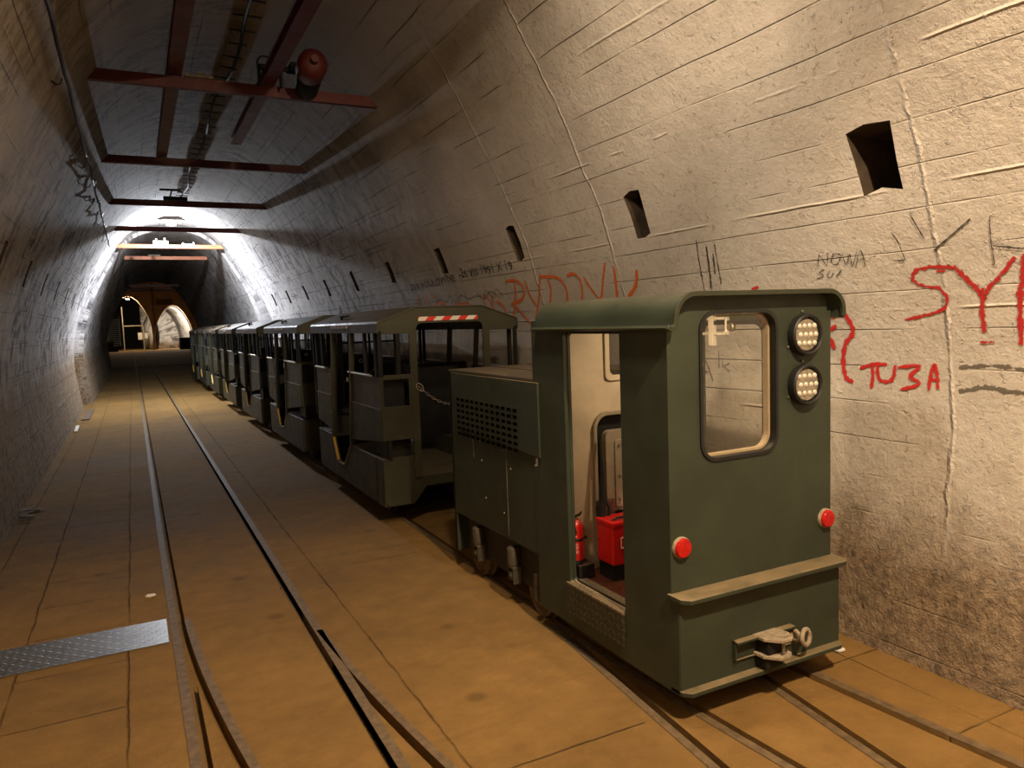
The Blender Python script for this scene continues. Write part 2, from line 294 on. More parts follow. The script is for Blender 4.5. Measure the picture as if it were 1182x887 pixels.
# ---------------------------------------------------------------- mesh helpers
ORG = Vector((0,0,0))
def link(name, me, mat, parent=None, smooth=False, bevel=0):
    for v in me.vertices: v.co -= ORG
    o = bpy.data.objects.new(name, me); COL.objects.link(o)
    me.materials.append(M[mat])
    if parent: o.parent = parent
    if smooth:
        for p in me.polygons: p.use_smooth = True
        try: me.set_sharp_from_angle(angle=math.radians(40))
        except Exception: pass
    if bevel:
        b = o.modifiers.new('bevel', 'BEVEL'); b.width = bevel; b.segments = 2; b.limit_method = 'ANGLE'; b.angle_limit = .7
    return o
class MB:
    def __init__(s): s.v = []; s.f = []
    def add(s, vs, fs):
        k = len(s.v); s.v += [tuple(v) for v in vs]; s.f += [tuple(i+k for i in f) for f in fs]; return s
    def box(s, a, b):
        x0,y0,z0 = a; x1,y1,z1 = b
        x0,x1 = sorted((x0,x1)); y0,y1 = sorted((y0,y1)); z0,z1 = sorted((z0,z1))
        return s.add([(x0,y0,z0),(x1,y0,z0),(x1,y1,z0),(x0,y1,z0),(x0,y0,z1),(x1,y0,z1),(x1,y1,z1),(x0,y1,z1)],
                     [(0,3,2,1),(4,5,6,7),(0,1,5,4),(1,2,6,5),(2,3,7,6),(3,0,4,7)])
    def bar(s, p, q, w, h=None):          # square bar between two points
        p = Vector(p); q = Vector(q); h = h or w; d = (q-p).normalized()
        u = d.cross(Vector((0,0,1)));
        if u.length < 1e-3: u = Vector((1,0,0))
        u.normalize(); v = u.cross(d)
        vs = [c+u*a*w/2+v*b*h/2 for c in (p, q) for a, b in ((-1,-1),(1,-1),(1,1),(-1,1))]
        return s.add(vs, [(0,3,2,1),(4,5,6,7),(0,1,5,4),(1,2,6,5),(2,3,7,6),(3,0,4,7)])
    def tube(s, pts, r, n=8, cap=True):
        pts = [Vector(p) for p in pts]; rs = r if isinstance(r, (list, tuple)) else [r]*len(pts)
        k = len(s.v); u = None
        for i, p in enumerate(pts):
            d = (pts[min(i+1, len(pts)-1)]-pts[max(i-1, 0)]).normalized()
            if u is None: u = d.orthogonal().normalized()
            u = (u-d*u.dot(d)).normalized(); v = d.cross(u)
            for j in range(n):
                a = 2*PI*j/n; s.v.append(tuple(p+(u*math.cos(a)+v*math.sin(a))*rs[i]))
        for i in range(len(pts)-1):
            for j in range(n):
                a = k+i*n+j; b = k+i*n+(j+1) % n; s.f.append((a, b, b+n, a+n))
        if cap:
            s.f.append(tuple(k+j for j in range(n))[::-1]); s.f.append(tuple(k+(len(pts)-1)*n+j for j in range(n)))
        return s
    def lathe(s, c, axis, prof, n=24):    # prof = [(radius, distance along axis)]
        c = Vector(c); ax = Vector(axis).normalized(); u = ax.orthogonal().normalized(); v = ax.cross(u)
        k = len(s.v); m = len(prof)
        for r_, h in prof:
            for j in range(n):
                a = 2*PI*j/n; s.v.append(tuple(c+ax*h+(u*math.cos(a)+v*math.sin(a))*max(r_, 1e-4)))
        for i in range(m-1):
            for j in range(n):
                a = k+i*n+j; b = k+i*n+(j+1) % n; s.f.append((a, b, b+n, a+n))
        s.f.append(tuple(k+j for j in range(n))[::-1]); s.f.append(tuple(k+(m-1)*n+j for j in range(n)))
        return s
    def torus(s, c, axis, R_, r, n=20, m=8, sx=1.0, up=None):
        c = Vector(c); ax = Vector(axis).normalized(); u = (Vector(up) if up else ax.orthogonal()); u = (u-ax*u.dot(ax)).normalized(); v = ax.cross(u); k = len(s.v)
        for i in range(n):
            a = 2*PI*i/n; d = u*math.cos(a)*sx+v*math.sin(a); dn = (u*math.cos(a)+v*math.sin(a)).normalized()
            for j in range(m):
                b = 2*PI*j/m; s.v.append(tuple(c+d*R_+dn*r*math.cos(b)+ax*r*math.sin(b)))
        for i in range(n):
            for j in range(m):
                s.f.append((k+i*m+j, k+((i+1) % n)*m+j, k+((i+1) % n)*m+(j+1) % m, k+i*m+(j+1) % m))
        return s
    def sheet(s, pts, y0, y1, t):         # open XZ profile swept along Y with thickness t (offset downward/inward)
        n = len(pts); nr = []
        for i in range(n):
            a = Vector(pts[max(i-1,0)]); b = Vector(pts[min(i+1,n-1)]); d = (b-a).normalized(); nr.append(Vector((d.y,-d.x)))
        out = [Vector(p) for p in pts]; inn = [Vector(p)+m*t for p, m in zip(pts, nr)]
        k = len(s.v)
        for y in (y0, y1):
            for p in out: s.v.append((p.x, y, p.y))
            for p in inn: s.v.append((p.x, y, p.y))
        o = 2*n
        for i in range(n-1):
            s.f += [(k+i, k+i+1, k+o+i+1, k+o+i), (k+n+i+1, k+n+i, k+o+n+i, k+o+n+i+1), (k+i+1, k+i, k+n+i, k+n+i+1), (k+o+i, k+o+i+1, k+o+n+i+1, k+o+n+i)]
        s.f += [(k, k+o, k+o+n, k+n), (k+n-1, k+2*n-1, k+o+2*n-1, k+o+n-1)]
        return s
    def build(s, name, mat, parent=None, smooth=False, bevel=0):
        me = bpy.data.meshes.new(name); me.from_pydata(s.v, [], s.f)
        bm = bmesh.new(); bm.from_mesh(me); bmesh.ops.recalc_face_normals(bm, faces=bm.faces); bm.to_mesh(me); bm.free()
        return link(name, me, mat, parent, smooth, bevel)
def build_each(s, name, mat, parent=None, smooth=False, bevel=0):
    # one object for each separate piece collected in s
    par = list(range(len(s.v)))
    def find(a):
        while par[a] != a: par[a] = par[par[a]]; a = par[a]
        return a
    for f in s.f:
        for i in f[1:]: par[find(i)] = find(f[0])
    grp = {}
    for f in s.f: grp.setdefault(find(f[0]), []).append(f)
    out = []
    for fs in grp.values():
        ids = sorted({i for f in fs for i in f}); mp = {a: b for b, a in enumerate(ids)}; m = MB()
        m.v = [s.v[i] for i in ids]; m.f = [tuple(mp[i] for i in f) for f in fs]; out.append(m.build(name, mat, parent, smooth, bevel))
    return out
MB.each = build_each
def rr(a0, b0, a1, b1, r, n=5):
    out = []
    for cx, cy, st in ((a1-r, b1-r, 0), (a0+r, b1-r, 90), (a0+r, b0+r, 180), (a1-r, b0+r, 270)):
        for i in range(n+1):
            t = math.radians(st+90*i/n); out.append((cx+r*math.cos(t), cy+r*math.sin(t)))
    return out
def plate_into(mb, loops, plane, at, t):
    """flat plate with holes: loops in 2D; plane 'xz' at y, 'yz' at x, 'xy' at z; thickness t along the + axis"""
    bm = bmesh.new(); es = []
    for lp in loops:
        vs = [bm.verts.new((p[0], p[1], 0)) for p in lp]
        es += [bm.edges.new((vs[i], vs[(i+1) % len(vs)])) for i in range(len(vs))]
    bmesh.ops.triangle_fill(bm, use_beauty=True, edges=es, normal=(0,0,1))
    g = bmesh.ops.extrude_face_region(bm, geom=list(bm.faces))
    for v in g['geom']:
        if isinstance(v, bmesh.types.BMVert): v.co.z = t
    bm.verts.index_update()
    f = {'xz': lambda c: (c.x, at+c.z, c.y), 'yz': lambda c: (at+c.z, c.x, c.y), 'xy': lambda c: (c.x, c.y, at+c.z)}[plane]
    mb.add([f(v.co) for v in bm.verts], [[v.index for v in fa.verts] for fa in bm.faces]); bm.free(); return mb
def plate(name, mat, parent, loops, plane, at, t, bevel=0):
    return plate_into(MB(), loops, plane, at, t).build(name, mat, parent, bevel=bevel)
def empty(name, loc, label, cat, group=None):
    o = bpy.data.objects.new(name, None); o.location = loc; COL.objects.link(o); o.empty_display_size = .1
    return tag(o, label, cat, group)
def tag(o, label, cat, group=None, kind=None):
    if label: o['label'] = label
    if cat: o['category'] = cat
    if group: o['group'] = group
    if kind: o['kind'] = kind
    return o
def struct(o, label=None):
    o['kind'] = 'structure'
    if label: o['label'] = label
    return o
def copy_tree(o, parent=None):
    c = o.copy(); COL.objects.link(c); c.parent = parent
    for ch in o.children: copy_tree(ch, c)
    return c
ORANGE = [(0.018, [(5.92, 1.95), (5.75, 1.95), (5.64, 1.88), (5.71, 1.79), (5.94, 1.75)]), (0.017, [(5.77, 1.92), (5.82, 1.82), (5.97, 1.63)]), (0.018, [(5.91, 1.76), (5.8, 1.67), (5.68, 1.58)]), (0.015, [(5.57, 1.93), (5.56, 1.81), (5.49, 1.72)]), (0.014, [(5.29, 1.97), (5.43, 1.77), (5.57, 1.61)]), (0.016, [(5.29, 1.95), (5.12, 1.94), (5.01, 1.91), (4.96, 1.82), (5.0, 1.72)]), (0.014, [(5.19, 1.93), (5.19, 1.84), (5.26, 1.74)]), (0.015, [(4.89, 1.93), (4.79, 1.94), (4.73, 1.88), (4.75, 1.79), (4.79, 1.74)]), (0.013, [(4.67, 1.9), (4.61, 1.81), (4.53, 1.74), (4.44, 1.87), (4.36, 1.98)]), (0.017, [(4.27, 1.94), (4.29, 1.86), (4.32, 1.74)]), (0.019, [(4.03, 1.9), (4.08, 1.81), (4.19, 1.74)]), (0.015, [(8.19, 1.94), (8.33, 1.83)]), (0.015, [(8.06, 1.92), (8.06, 1.82)]), (0.015, [(7.93, 1.92), (8.04, 1.81)]), (0.015, [(7.79, 1.92), (7.69, 1.87), (7.77, 1.8)]), (0.024, [(7.64, 1.82), (7.48, 1.81)]), (0.023, [(7.2, 1.79), (6.87, 1.79)]), (0.017, [(6.4, 1.85), (6.35, 1.78), (6.31, 1.7)]), (0.015, [(6.53, 1.86), (6.5, 1.81), (6.48, 1.74)]), (0.018, [(6.2, 1.79), (6.11, 1.74), (6.09, 1.67)]), (0.014, [(6.29, 1.84), (6.32, 1.76)]), (0.023, [(5.57, 1.54), (5.49, 1.55)]), (0.031, [(5.67, 1.39), (5.59, 1.43), (5.51, 1.45)])]
DRY = [(0.023, [(1.94, 1.76), (2.01, 1.77), (2.09, 1.76), (2.11, 1.72), (2.06, 1.69), (2.0, 1.68), (1.97, 1.63), (1.99, 1.59), (2.05, 1.57), (2.16, 1.55)]), (0.033, [(1.91, 1.75), (1.86, 1.69), (1.82, 1.64)]), (0.032, [(1.82, 1.65), (1.83, 1.58), (1.83, 1.51)]), (0.024, [(1.69, 1.77), (1.75, 1.71), (1.81, 1.65)]), (0.015, [(1.84, 1.45), (1.8, 1.45)]), (0.033, [(1.65, 1.77), (1.68, 1.61), (1.69, 1.46)]), (0.016, [(1.99, 1.75), (1.97, 1.75)])]
RED = [(0.015, [(2.42, 1.32), (2.35, 1.34), (2.29, 1.34)]), (0.016, [(2.36, 1.33), (2.36, 1.28), (2.37, 1.23)]), (0.015, [(2.33, 1.33), (2.33, 1.28), (2.31, 1.26), (2.26, 1.27), (2.24, 1.33)]), (0.014, [(2.22, 1.33), (2.12, 1.34), (2.17, 1.29), (2.13, 1.27), (2.14, 1.25), (2.21, 1.23)]), (0.014, [(2.08, 1.24), (2.07, 1.3), (2.05, 1.35), (2.04, 1.3), (2.04, 1.25)]), (0.012, [(2.07, 1.28), (2.04, 1.28)]), (0.021, [(2.56, 1.57), (2.49, 1.58), (2.46, 1.54), (2.45, 1.49), (2.5, 1.43), (2.52, 1.34), (2.51, 1.27), (2.48, 1.25)]), (0.021, [(2.57, 1.51), (2.55, 1.52)]), (0.025, [(2.58, 1.45), (2.57, 1.42)]), (0.014, [(2.49, 1.6), (2.47, 1.55)]), (0.014, [(3.05, 1.73), (3.01, 1.74)])]
BLACK = [(0.011, [(3.4, 2.03), (3.42, 1.9), (3.43, 1.75)]), (0.011, [(3.26, 1.99), (3.27, 1.9), (3.28, 1.78)]), (0.018, [(3.33, 1.98), (3.35, 1.86), (3.37, 1.75)]), (0.014, [(3.29, 1.94), (3.31, 1.84)]), (0.008, [(2.17, 1.93), (2.15, 1.89), (2.13, 1.81)]), (0.007, [(2.07, 1.99), (2.05, 1.94), (2.03, 1.89)]), (0.01, [(1.99, 1.84), (1.91, 1.89), (1.83, 1.94)]), (0.007, [(1.75, 1.94), (1.76, 1.86), (1.76, 1.76)]), (0.008, [(1.75, 1.83), (1.65, 1.81)]), (0.007, [(2.18, 1.81), (2.13, 1.81)]), (0.006, [(2.59, 1.82), (2.57, 1.87), (2.54, 1.82), (2.52, 1.88)]), (0.006, [(2.49, 1.87), (2.51, 1.83), (2.48, 1.82), (2.45, 1.86), (2.49, 1.87)]), (0.006, [(2.44, 1.86), (2.43, 1.81), (2.4, 1.86), (2.4, 1.8), (2.36, 1.87)]), (0.006, [(2.38, 1.8), (2.34, 1.87), (2.33, 1.8)]), (0.006, [(2.36, 1.83), (2.33, 1.83)]), (0.006, [(2.56, 1.8), (2.59, 1.79), (2.57, 1.77), (2.61, 1.76)]), (0.006, [(2.53, 1.79), (2.55, 1.77), (2.53, 1.76), (2.51, 1.78)]), (0.006, [(2.5, 1.76), (2.46, 1.79)]), (0.01, [(3.59, 1.2), (3.52, 1.32), (3.46, 1.2)]), (0.01, [(3.57, 1.25), (3.49, 1.25)]), (0.006, [(3.39, 1.38), (3.4, 1.28)]), (0.005, [(3.31, 1.31), (3.35, 1.29), (3.31, 1.26)]), (0.006, [(3.37, 1.33), (3.36, 1.28)])]
SMEAR = [(0.039, [(1.93, 1.34), (1.84, 1.35), (1.75, 1.35), (1.68, 1.34)]), (0.05, [(1.93, 1.24), (1.83, 1.26), (1.75, 1.25), (1.69, 1.25)])]
# ================================================================ the tunnel
def catmull(P, n=5):
    out = []
    for i in range(len(P)-1):
        p0 = P[max(i-1,0)]; p1 = P[i]; p2 = P[i+1]; p3 = P[min(i+2, len(P)-1)]
        for k in range(n):
            t = k/n
            out.append(tuple(.5*((2*b)+(-a+c)*t+(2*a-5*b+4*c-d)*t*t+(-a+3*b-3*c+d)*t**3) for a, b, c, d in zip(p0, p1, p2, p3)))
    return out+[P[-1]]
crown = [(z, w) for z, w in PR] + [(4.12, -.4)]
PR = [q for q in catmull(crown, 5) if q[1] >= 0 and q[0] <= 4.1501]
PR = [q for i, q in enumerate(PR) if i == 0 or q[0] > PR[i-1][0]]
if PR[-1][1] > 0: PR[-1] = (PR[-1][0], 0.0)
ZTOP = PR[-1][0]
def section_profile(z0, z1, sc):
    pts = [(hw(z0)*sc, z0)] + [(w*sc, z*(sc if z > 2 else 1)) for z, w in PR if z0 < z < z1]
    return pts
def shell_side(name, side, y0, y1, sc=1.0, ztop=2.9, thick=.75, ny=None):
    prof = [(hw(z)*sc, z) for z in [ztop*i/22 for i in range(23)]]
    loop = [(CX+side*w, z) for w, z in prof] + [(CX+side*(prof[-1][0]+thick), ztop), (CX+side*(2.2*sc+thick), 1.2), (CX+side*(2.2*sc+thick), 0)]
    n = len(loop); ny = ny or max(1, int((y1-y0)/.8)); mb = MB()
    vs = [(x, y0+(y1-y0)*k/ny, z) for k in range(ny+1) for x, z in loop]; fs = []
    for k in range(ny):
        for i in range(n): fs.append((k*n+i, k*n+(i+1) % n, (k+1)*n+(i+1) % n, (k+1)*n+i))
    fs += [tuple(range(n)), tuple(ny*n+i for i in range(n))]
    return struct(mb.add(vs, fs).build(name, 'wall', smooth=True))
def shell_top(name, y0, y1, sc=1.0, zb=2.9, thick=.5, zs=1.0):
    up = [(hw(zb), zb)] + [(w, z) for z, w in PR if z > zb]
    inner = [(CX+w*sc, zb+(z-zb)*zs) for w, z in up] + [(CX-w*sc, zb+(z-zb)*zs) for w, z in up[::-1][1:]]
    outer = [(CX+(w+thick)*sc if i == 0 else CX+w*sc*1.25, zb+(z-zb)*zs+(0 if i == 0 else thick)) for i, (w, z) in enumerate(up)]
    outer = outer + [(2*CX-x, z) for x, z in outer[::-1][1:]]
    loop = inner + outer[::-1]; n = len(loop); ny = max(1, int((y1-y0)/.8)); mb = MB()
    vs = [(x, y0+(y1-y0)*k/ny, z) for k in range(ny+1) for x, z in loop]; fs = []
    m = len(inner)
    for k in range(ny):
        for i in range(n): fs.append((k*n+i, k*n+(i+1) % n, (k+1)*n+(i+1) % n, (k+1)*n+i))
    for base in (0, ny*n):
        for i in range(m-1): fs.append((base+i, base+i+1, base+n-2-i, base+n-1-i))
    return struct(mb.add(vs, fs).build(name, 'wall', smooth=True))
Y0, Y1, Y2 = -6.0, 20.0, 40.0
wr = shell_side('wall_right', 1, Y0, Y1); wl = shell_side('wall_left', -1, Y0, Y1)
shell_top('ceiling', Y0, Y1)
# pockets left by the shuttering beams, one row each side, and a vaulted side niche before the narrower lining
def apply_cut(wall, mb, mat):
    c = mb.build('cutter', mat)
    m = wall.modifiers.new('cut', 'BOOLEAN'); m.operation = 'DIFFERENCE'; m.solver = 'EXACT'; m.object = c; m.material_mode = 'TRANSFER'
    bpy.context.view_layer.update()
    dg = bpy.context.evaluated_depsgraph_get()
    me = bpy.data.meshes.new_from_object(wall.evaluated_get(dg)); wall.modifiers.clear(); wall.data = me
    bpy.data.objects.remove(c, do_unlink=True)
def cut(wall, side):
    mb = MB(); r = random.Random(3+side)
    k = 0
    for i in range(10):
        y = 2.185+1.675*i
        if y > 17.6: break
        w = .19 if side > 0 else .17
        if i: w = .15
        z0, z1 = 2.11, 2.37
        xi = CX+side*(hw(2.25)-.16); xo = CX+side*(hw(2.25)+.56)
        n = 14; base = []
        for a, b in ((0,0),(0,.5),(0,1),(.5,1),(1,1),(1,.5),(1,0),(.5,0)):
            base.append((y-w/2+w*a+r.uniform(-.012,.012), z0+(z1-z0)*b+r.uniform(-.014,.014)))
        nn = len(base); vs = []
        for x, g in ((xi, 1.10), (CX+side*(hw(2.25)+.02), 1.0), (xo, .96)):
            for a, b in base: vs.append((x, y+(a-y)*g, 2.24+(b-2.24)*g))
        fs = [tuple(range(nn)), tuple(2*nn+j for j in range(nn))]
        for l in range(2):
            for j in range(nn): fs.append((l*nn+j, l*nn+(j+1) % nn, (l+1)*nn+(j+1) % nn, (l+1)*nn+j))
        mb.add(vs, fs)
    # niche: pointed half vault
    apply_cut(wall, mb, 'pocket'); mb = MB()  # pocket insides take a darker brown than the wall
    loop = [(a-1.12, b) for a, b in [(19.45,.0-.2),(19.45,1.2),(19.6,1.75),(19.9,2.2),(20.3,2.55),(20.8,2.75),(21.0,2.78),(21.0,-.2)]]
    xi, xo = CX+side*1.3, CX+side*(2.2+.45)
    vs = [(x, a, b) for x in (xi, xo) for a, b in loop]; n = len(loop)
    mb.add(vs, [tuple(range(n)), tuple(n+j for j in range(n))]+[(j, (j+1) % n, n+(j+1) % n, n+j) for j in range(n)])
    apply_cut(wall, mb, 'wall')
cut(wr, 1); cut(wl, -1)
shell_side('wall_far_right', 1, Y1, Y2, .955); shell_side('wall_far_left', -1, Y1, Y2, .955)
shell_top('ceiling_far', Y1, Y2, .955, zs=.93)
# chamber at the end, with two vaulted tunnel mouths in its far wall
def prof_arch(cx, tab, n=5):
    t = catmull(tab, n); r = [(cx+w, z) for z, w in t]; l = [(cx-w, z) for z, w in t[::-1][1:]]
    return r+l
LA = [(.02,1.80),(1.2,1.95),(2.5,1.84),(3.4,1.58),(4.3,1.12),(4.8,.75),(5.1,.38),(5.2,0)]
RA = [(.02,1.60),(1.0,1.72),(2.2,1.56),(3.1,1.2),(3.75,.80),(4.12,.42),(4.25,0)]
YE = 80.0
la = prof_arch(-.13, LA); ra = prof_arch(3.72, RA)
struct(plate('wall_end', 'farwall', None, [[(-7,0),(9,0),(9,9),(-7,9)], la, ra], 'xz', YE, .9))
struct(MB().box((-7.3,Y2,0),(-7,YE+.9,9)).build('wall_chamber_left', 'farwall'))
struct(MB().box((9,Y2,0),(9.3,YE+.9,9)).build('wall_chamber_right', 'farwall'))
struct(MB().box((-7.3,Y2,9),(9.3,YE+.9,9.3)).build('ceiling_chamber', 'farwall'))
fa = [(CX+hw(2.9*i/22)*.955+.5, 2.9*i/22) for i in range(23)]
o = prof_arch(CX, [(.02,2.3),(1.2,2.45),(2.4,2.2),(3.2,1.6),(3.9,.9),(4.25,0)])
struct(plate('wall_chamber_near', 'farwall', None, [[(-7.3,0),(9.3,0),(9.3,9),(-7.3,9)], o], 'xz', Y2, .3))
# right mouth: short lit passage closed by its bending lining
def barrel(name, prof, ys, mat, xs=None, t=.25):
    mb = MB(); n = len(prof); xs = xs or [0]*len(ys)
    for k, y in enumerate(ys):
        for x, z in prof: mb.v.append((x+xs[k], y, z))
    for k in range(len(ys)-1):
        for i in range(n-1): mb.f.append((k*n+i, k*n+i+1, (k+1)*n+i+1, (k+1)*n+i))
    o = struct(mb.build(name, mat, smooth=True)); s = o.modifiers.new('thick', 'SOLIDIFY'); s.thickness = t; s.offset = 0
    return o
barrel('wall_branch_right', prof_arch(3.72, [(a, b*1.04) for a, b in RA]), [80.9,82,83,84,85.5], 'wall', [0,-.06,-.25,-.55,-1.0])
struct(MB().box((.9,85.5,0),(5,85.7,5)).build('wall_branch_end', 'wall'))
barrel('wall_branch_left', prof_arch(-.13, [(a*1.08, b*1.25) for a, b in LA]), [80.9,84,88,92,96], 'darkwall')  # dark tone puts the unlit tunnel's shade into the lining colour
struct(MB().box((-4,96,0),(4,96.3,7)).build('wall_branch_back', 'blackm'))  # black closing wall, the tunnel's unlit depth put into its colour
# ---------------------------------------------------------------- floor with open rail grooves
GW = .017
def gL1(y): return .128+.0035*max(0, 6-y) if y < 6 else .128
def gL2(y): return .128+.033*(4.75-y)**2
def gR1(y): return .733
def gR2(y): return .725+.030*(4.7-y)**2
def gA(y): return 1.763+.091*(y-1.925)
def gB(y): return 1.93+.03*max(0, 3.2-y)**2
def gC(y): return 2.289+.131*(y-1.617)
def gD(y): return 2.52+.03*max(0, 3.2-y)**2
YS0 = 1.0
GR = [(gL1,YS0,60),(gL2,YS0,4.75),(gR1,YS0,60),(gR2,YS0,4.7),(gA,YS0,3.8),(gB,YS0,36),(gC,YS0,3.38),(gD,YS0,36)]
ys = [-6, YS0]+[YS0+.1*i for i in range(1, 61)]+[4.75, 3.38]+[7.5+.5*i for i in range(0, 66)]+[36, 60]
ys = sorted(set(round(y, 3) for y in ys))
fm = MB(); gm = MB()
for y0, y1 in zip(ys, ys[1:]):
    act = [g for g, a, b in GR if a <= y0 and y1 <= b+1e-6]
    act.sort(key=lambda g: g((y0+y1)/2))
    gaps = []
    for g in act:
        lo = (g(y0)-GW, g(y1)-GW); hi = (g(y0)+GW, g(y1)+GW)
        if gaps and (lo[0]+lo[1]) < sum(gaps[-1][1])+.008: gaps[-1] = (gaps[-1][0], (max(gaps[-1][1][0], hi[0]), max(gaps[-1][1][1], hi[1])))
        else: gaps.append((lo, hi))
    edges = [(-1.75, -1.75)]
    for lo, hi in gaps: edges += [lo, hi]
    edges.append((3.8, 3.8))
    for i in range(0, len(edges), 2):
        a, b = edges[i], edges[i+1]
        fm.add([(a[0],y0,0),(b[0],y0,0),(b[1],y1,0),(a[1],y1,0),(a[0],y0,-.07),(b[0],y0,-.07),(b[1],y1,-.07),(a[1],y1,-.07)], [(0,1,2,3),(1,5,6,2),(4,0,3,7)])
        if i+2 < len(edges):
            c = edges[i+2]
            fm.add([(b[0],y0,-.045),(c[0],y0,-.045),(c[1],y1,-.045),(b[1],y1,-.045)], [(0,1,2,3)])
fm.box((-7.3,60,-.07),(9.3,97,0)); fm.box((-7.3,40.3,-.08),(-1.75,60,0)); fm.box((3.8,40.3,-.08),(9.3,60,0))
me = bpy.data.meshes.new('floor'); me.from_pydata(fm.v, [], fm.f)
fl = link('floor', me, 'floor'); struct(fl)
def rail(fn, a, b, side, label, nm='rail', w=.042):
    mb = MB(); n = max(2, int((b-a)/.15) if b-a < 8 else 60); g = 2 if b-a < 8 else 1
    yy = [a+(b-a)*i/n for i in range(n+1)]
    if b-a >= 8: yy = [a+.2*i for i in range(40)]+[y for y in yy if y > a+8.2]
    x0 = GW*side; x1 = (GW+w)*side; k = 0
    for y in yy:
        x = fn(y); mb.v += [(x+x0, y, .004), (x+x1, y, .004), (x+x1, y, -.06), (x+x0, y, -.06)]
    for i in range(len(yy)-1):
        for j in range(4): mb.f.append((i*4+j, i*4+(j+1) % 4, (i+1)*4+(j+1) % 4, (i+1)*4+j))
    mb.f += [(0,1,2,3), tuple(4*(len(yy)-1)+j for j in (3,2,1,0))]
    return tag(mb.build(nm, 'rail'), label, 'rail')
rail(gL1, YS0, 60, -1, 'left rail of the empty track, sunk flush in the brown floor')
rail(gR1, YS0, 60, 1, 'right rail of the empty track, sunk flush in the brown floor')
rail(gL2, YS0, 4.45, 1, 'curved switch rail leaving the left rail of the empty track near the tread plate', w=.036)
rail(gR2, YS0, 3.9, 1, 'curved switch rail leaving the right rail of the empty track in the foreground', w=.036)
rail(gB, YS0, 36, -1, 'rail under the left wheels of the green locomotive and its cars', w=.036)
rail(gD, YS0, 36, 1, 'rail nearest the graffiti wall, under the right wheels of the train')
rail(gA, YS0, 3.3, -1, 'outermost curved rail in front of the locomotive, furthest from the right wall', w=.036)
rail(gC, YS0, 2.95, -1, 'curved rail between the two train rails in front of the locomotive', w=.036)
# tread plate let into the floor left of the empty track
tag(MB().box((-1.02,4.16,.0),(.062,4.52,.006)).build('tread_plate', 'tread', bevel=.002), 'diamond tread steel plate let into the floor left of the empty track', 'floor plate')

# ================================================================ the locomotive
ORG = Vector((2.253, 2.25, 0))
L = empty('locomotive', ORG, 'dark green narrow tunnel locomotive with open cab, at the near end of the train', 'locomotive')
xl, xr, yf, yb = 1.806, 2.70, 2.25, 3.26
# cab: left and right side sheets with door openings
door = rr(2.56,.33,3.015,1.548,.02,3)
left_outline = [(2.208,.12),(4.56,.115)][:1]+[(3.325,.12),(3.325,1.60),(yf,1.60),(yf,.51),(2.208,.51)]
plate('cab_side', 'green', L, [left_outline, door], 'yz', xl, .022)
plate('cab_side', 'green', L, [left_outline, rr(2.60,.33,3.045,1.552,.05,4)], 'yz', xr-.022, .022)
# inner door frame (deep jambs) with black gasket
def ring_plate(name, mat, outer, inner, plane, at, t, parent, bevel=0): return plate(name, mat, parent, [outer, inner], plane, at, t, bevel)
ring_plate('door_frame', 'green', rr(2.545,.32,3.05,1.57,.02,3), rr(2.572,.335,3.012,1.54,.02,3), 'yz', xl+.0225, .012, L)
ring_plate('door_gasket', 'black', rr(2.56,.33,3.035,1.555,.02,3), rr(2.578,.342,3.022,1.534,.02,3), 'yz', xl+.035, .008, L)
ring_plate('door_gasket', 'black', rr(2.585,.32,3.06,1.567,.06,4), rr(2.605,.335,3.04,1.547,.05,4), 'yz', xr-.044, .022, L)
# rear face with rounded window
win = rr(1.972,1.028,2.372,1.607,.07,7)
face = [(xl+.022,.50),(xr-.022,.50),(xr-.022,1.66),(2.62,1.682),(1.90,1.682),(xl+.022,1.62)]
plate('rear_panel', 'green', L, [face, win], 'xz', yf, .02)
wf = ring_plate('window_frame', 'black', rr(1.962,1.018,2.382,1.617,.08,7), rr(1.976,1.032,2.368,1.603,.068,7), 'xz', yf-.008, .036, L)
ring_plate('window_trim', 'cream', rr(1.966,1.022,2.378,1.613,.075,7), rr(1.985,1.041,2.357,1.596,.06,7), 'xz', yf+.028, .028, L)
plate('window_pane', 'glass', L, [rr(1.974,1.03,2.37,1.605,.068,7)], 'xz', yf+.012, .004)
# lower buffer box standing proud of the face
plate('buffer_panel', 'green', L, [rr(xl+.004,.12,xr,.503,.006,2)], 'xz', 2.205, .055, bevel=.004)
def ledge(name, z, y0, x0, x1, t=.018):
    lp = [(x0+.03,y0),(x0,y0+.03),(x0,2.262),(x1,2.262),(x1,y0+.03),(x1-.03,y0)]
    return plate(name, 'green', L, [lp], 'xy', z, t, bevel=.003)
ledge('buffer_shelf', .500, 2.150, xl-.012, xr+.012); ledge('bottom_ledge', .122, 2.165, xl, xr)
# roof: rolled sheet with deep overhang and S-shaped drip edge at the left
def roofprof(d=0):
    p = [(1.782+0*d,1.572),(1.790,1.578),(1.800,1.592)]
    c = (1.905,1.585); r = .105
    for i in range(9):
        a = math.radians(180-90*i/8); p.append((c[0]+r*math.cos(a)-0, c[1]+r*math.sin(a)))
    p = [(1.775,1.568),(1.786,1.560),(1.797,1.566)]+p[3:]
    c = (2.634,1.597)
    for i in range(11):
        a = math.radians(90-108*i/10); p.append((c[0]+.095*math.cos(a), c[1]+.093*math.sin(a)))
    return p
rf = MB().sheet(roofprof(), 2.205, 3.27, .012).build('cab_roof', 'green_top', L, smooth=True)
MB().sheet([(x, z+.003) for x, z in roofprof()], 2.193, 2.208, .02).build('drip_edge', 'green_plain', rf, smooth=True, bevel=.002)
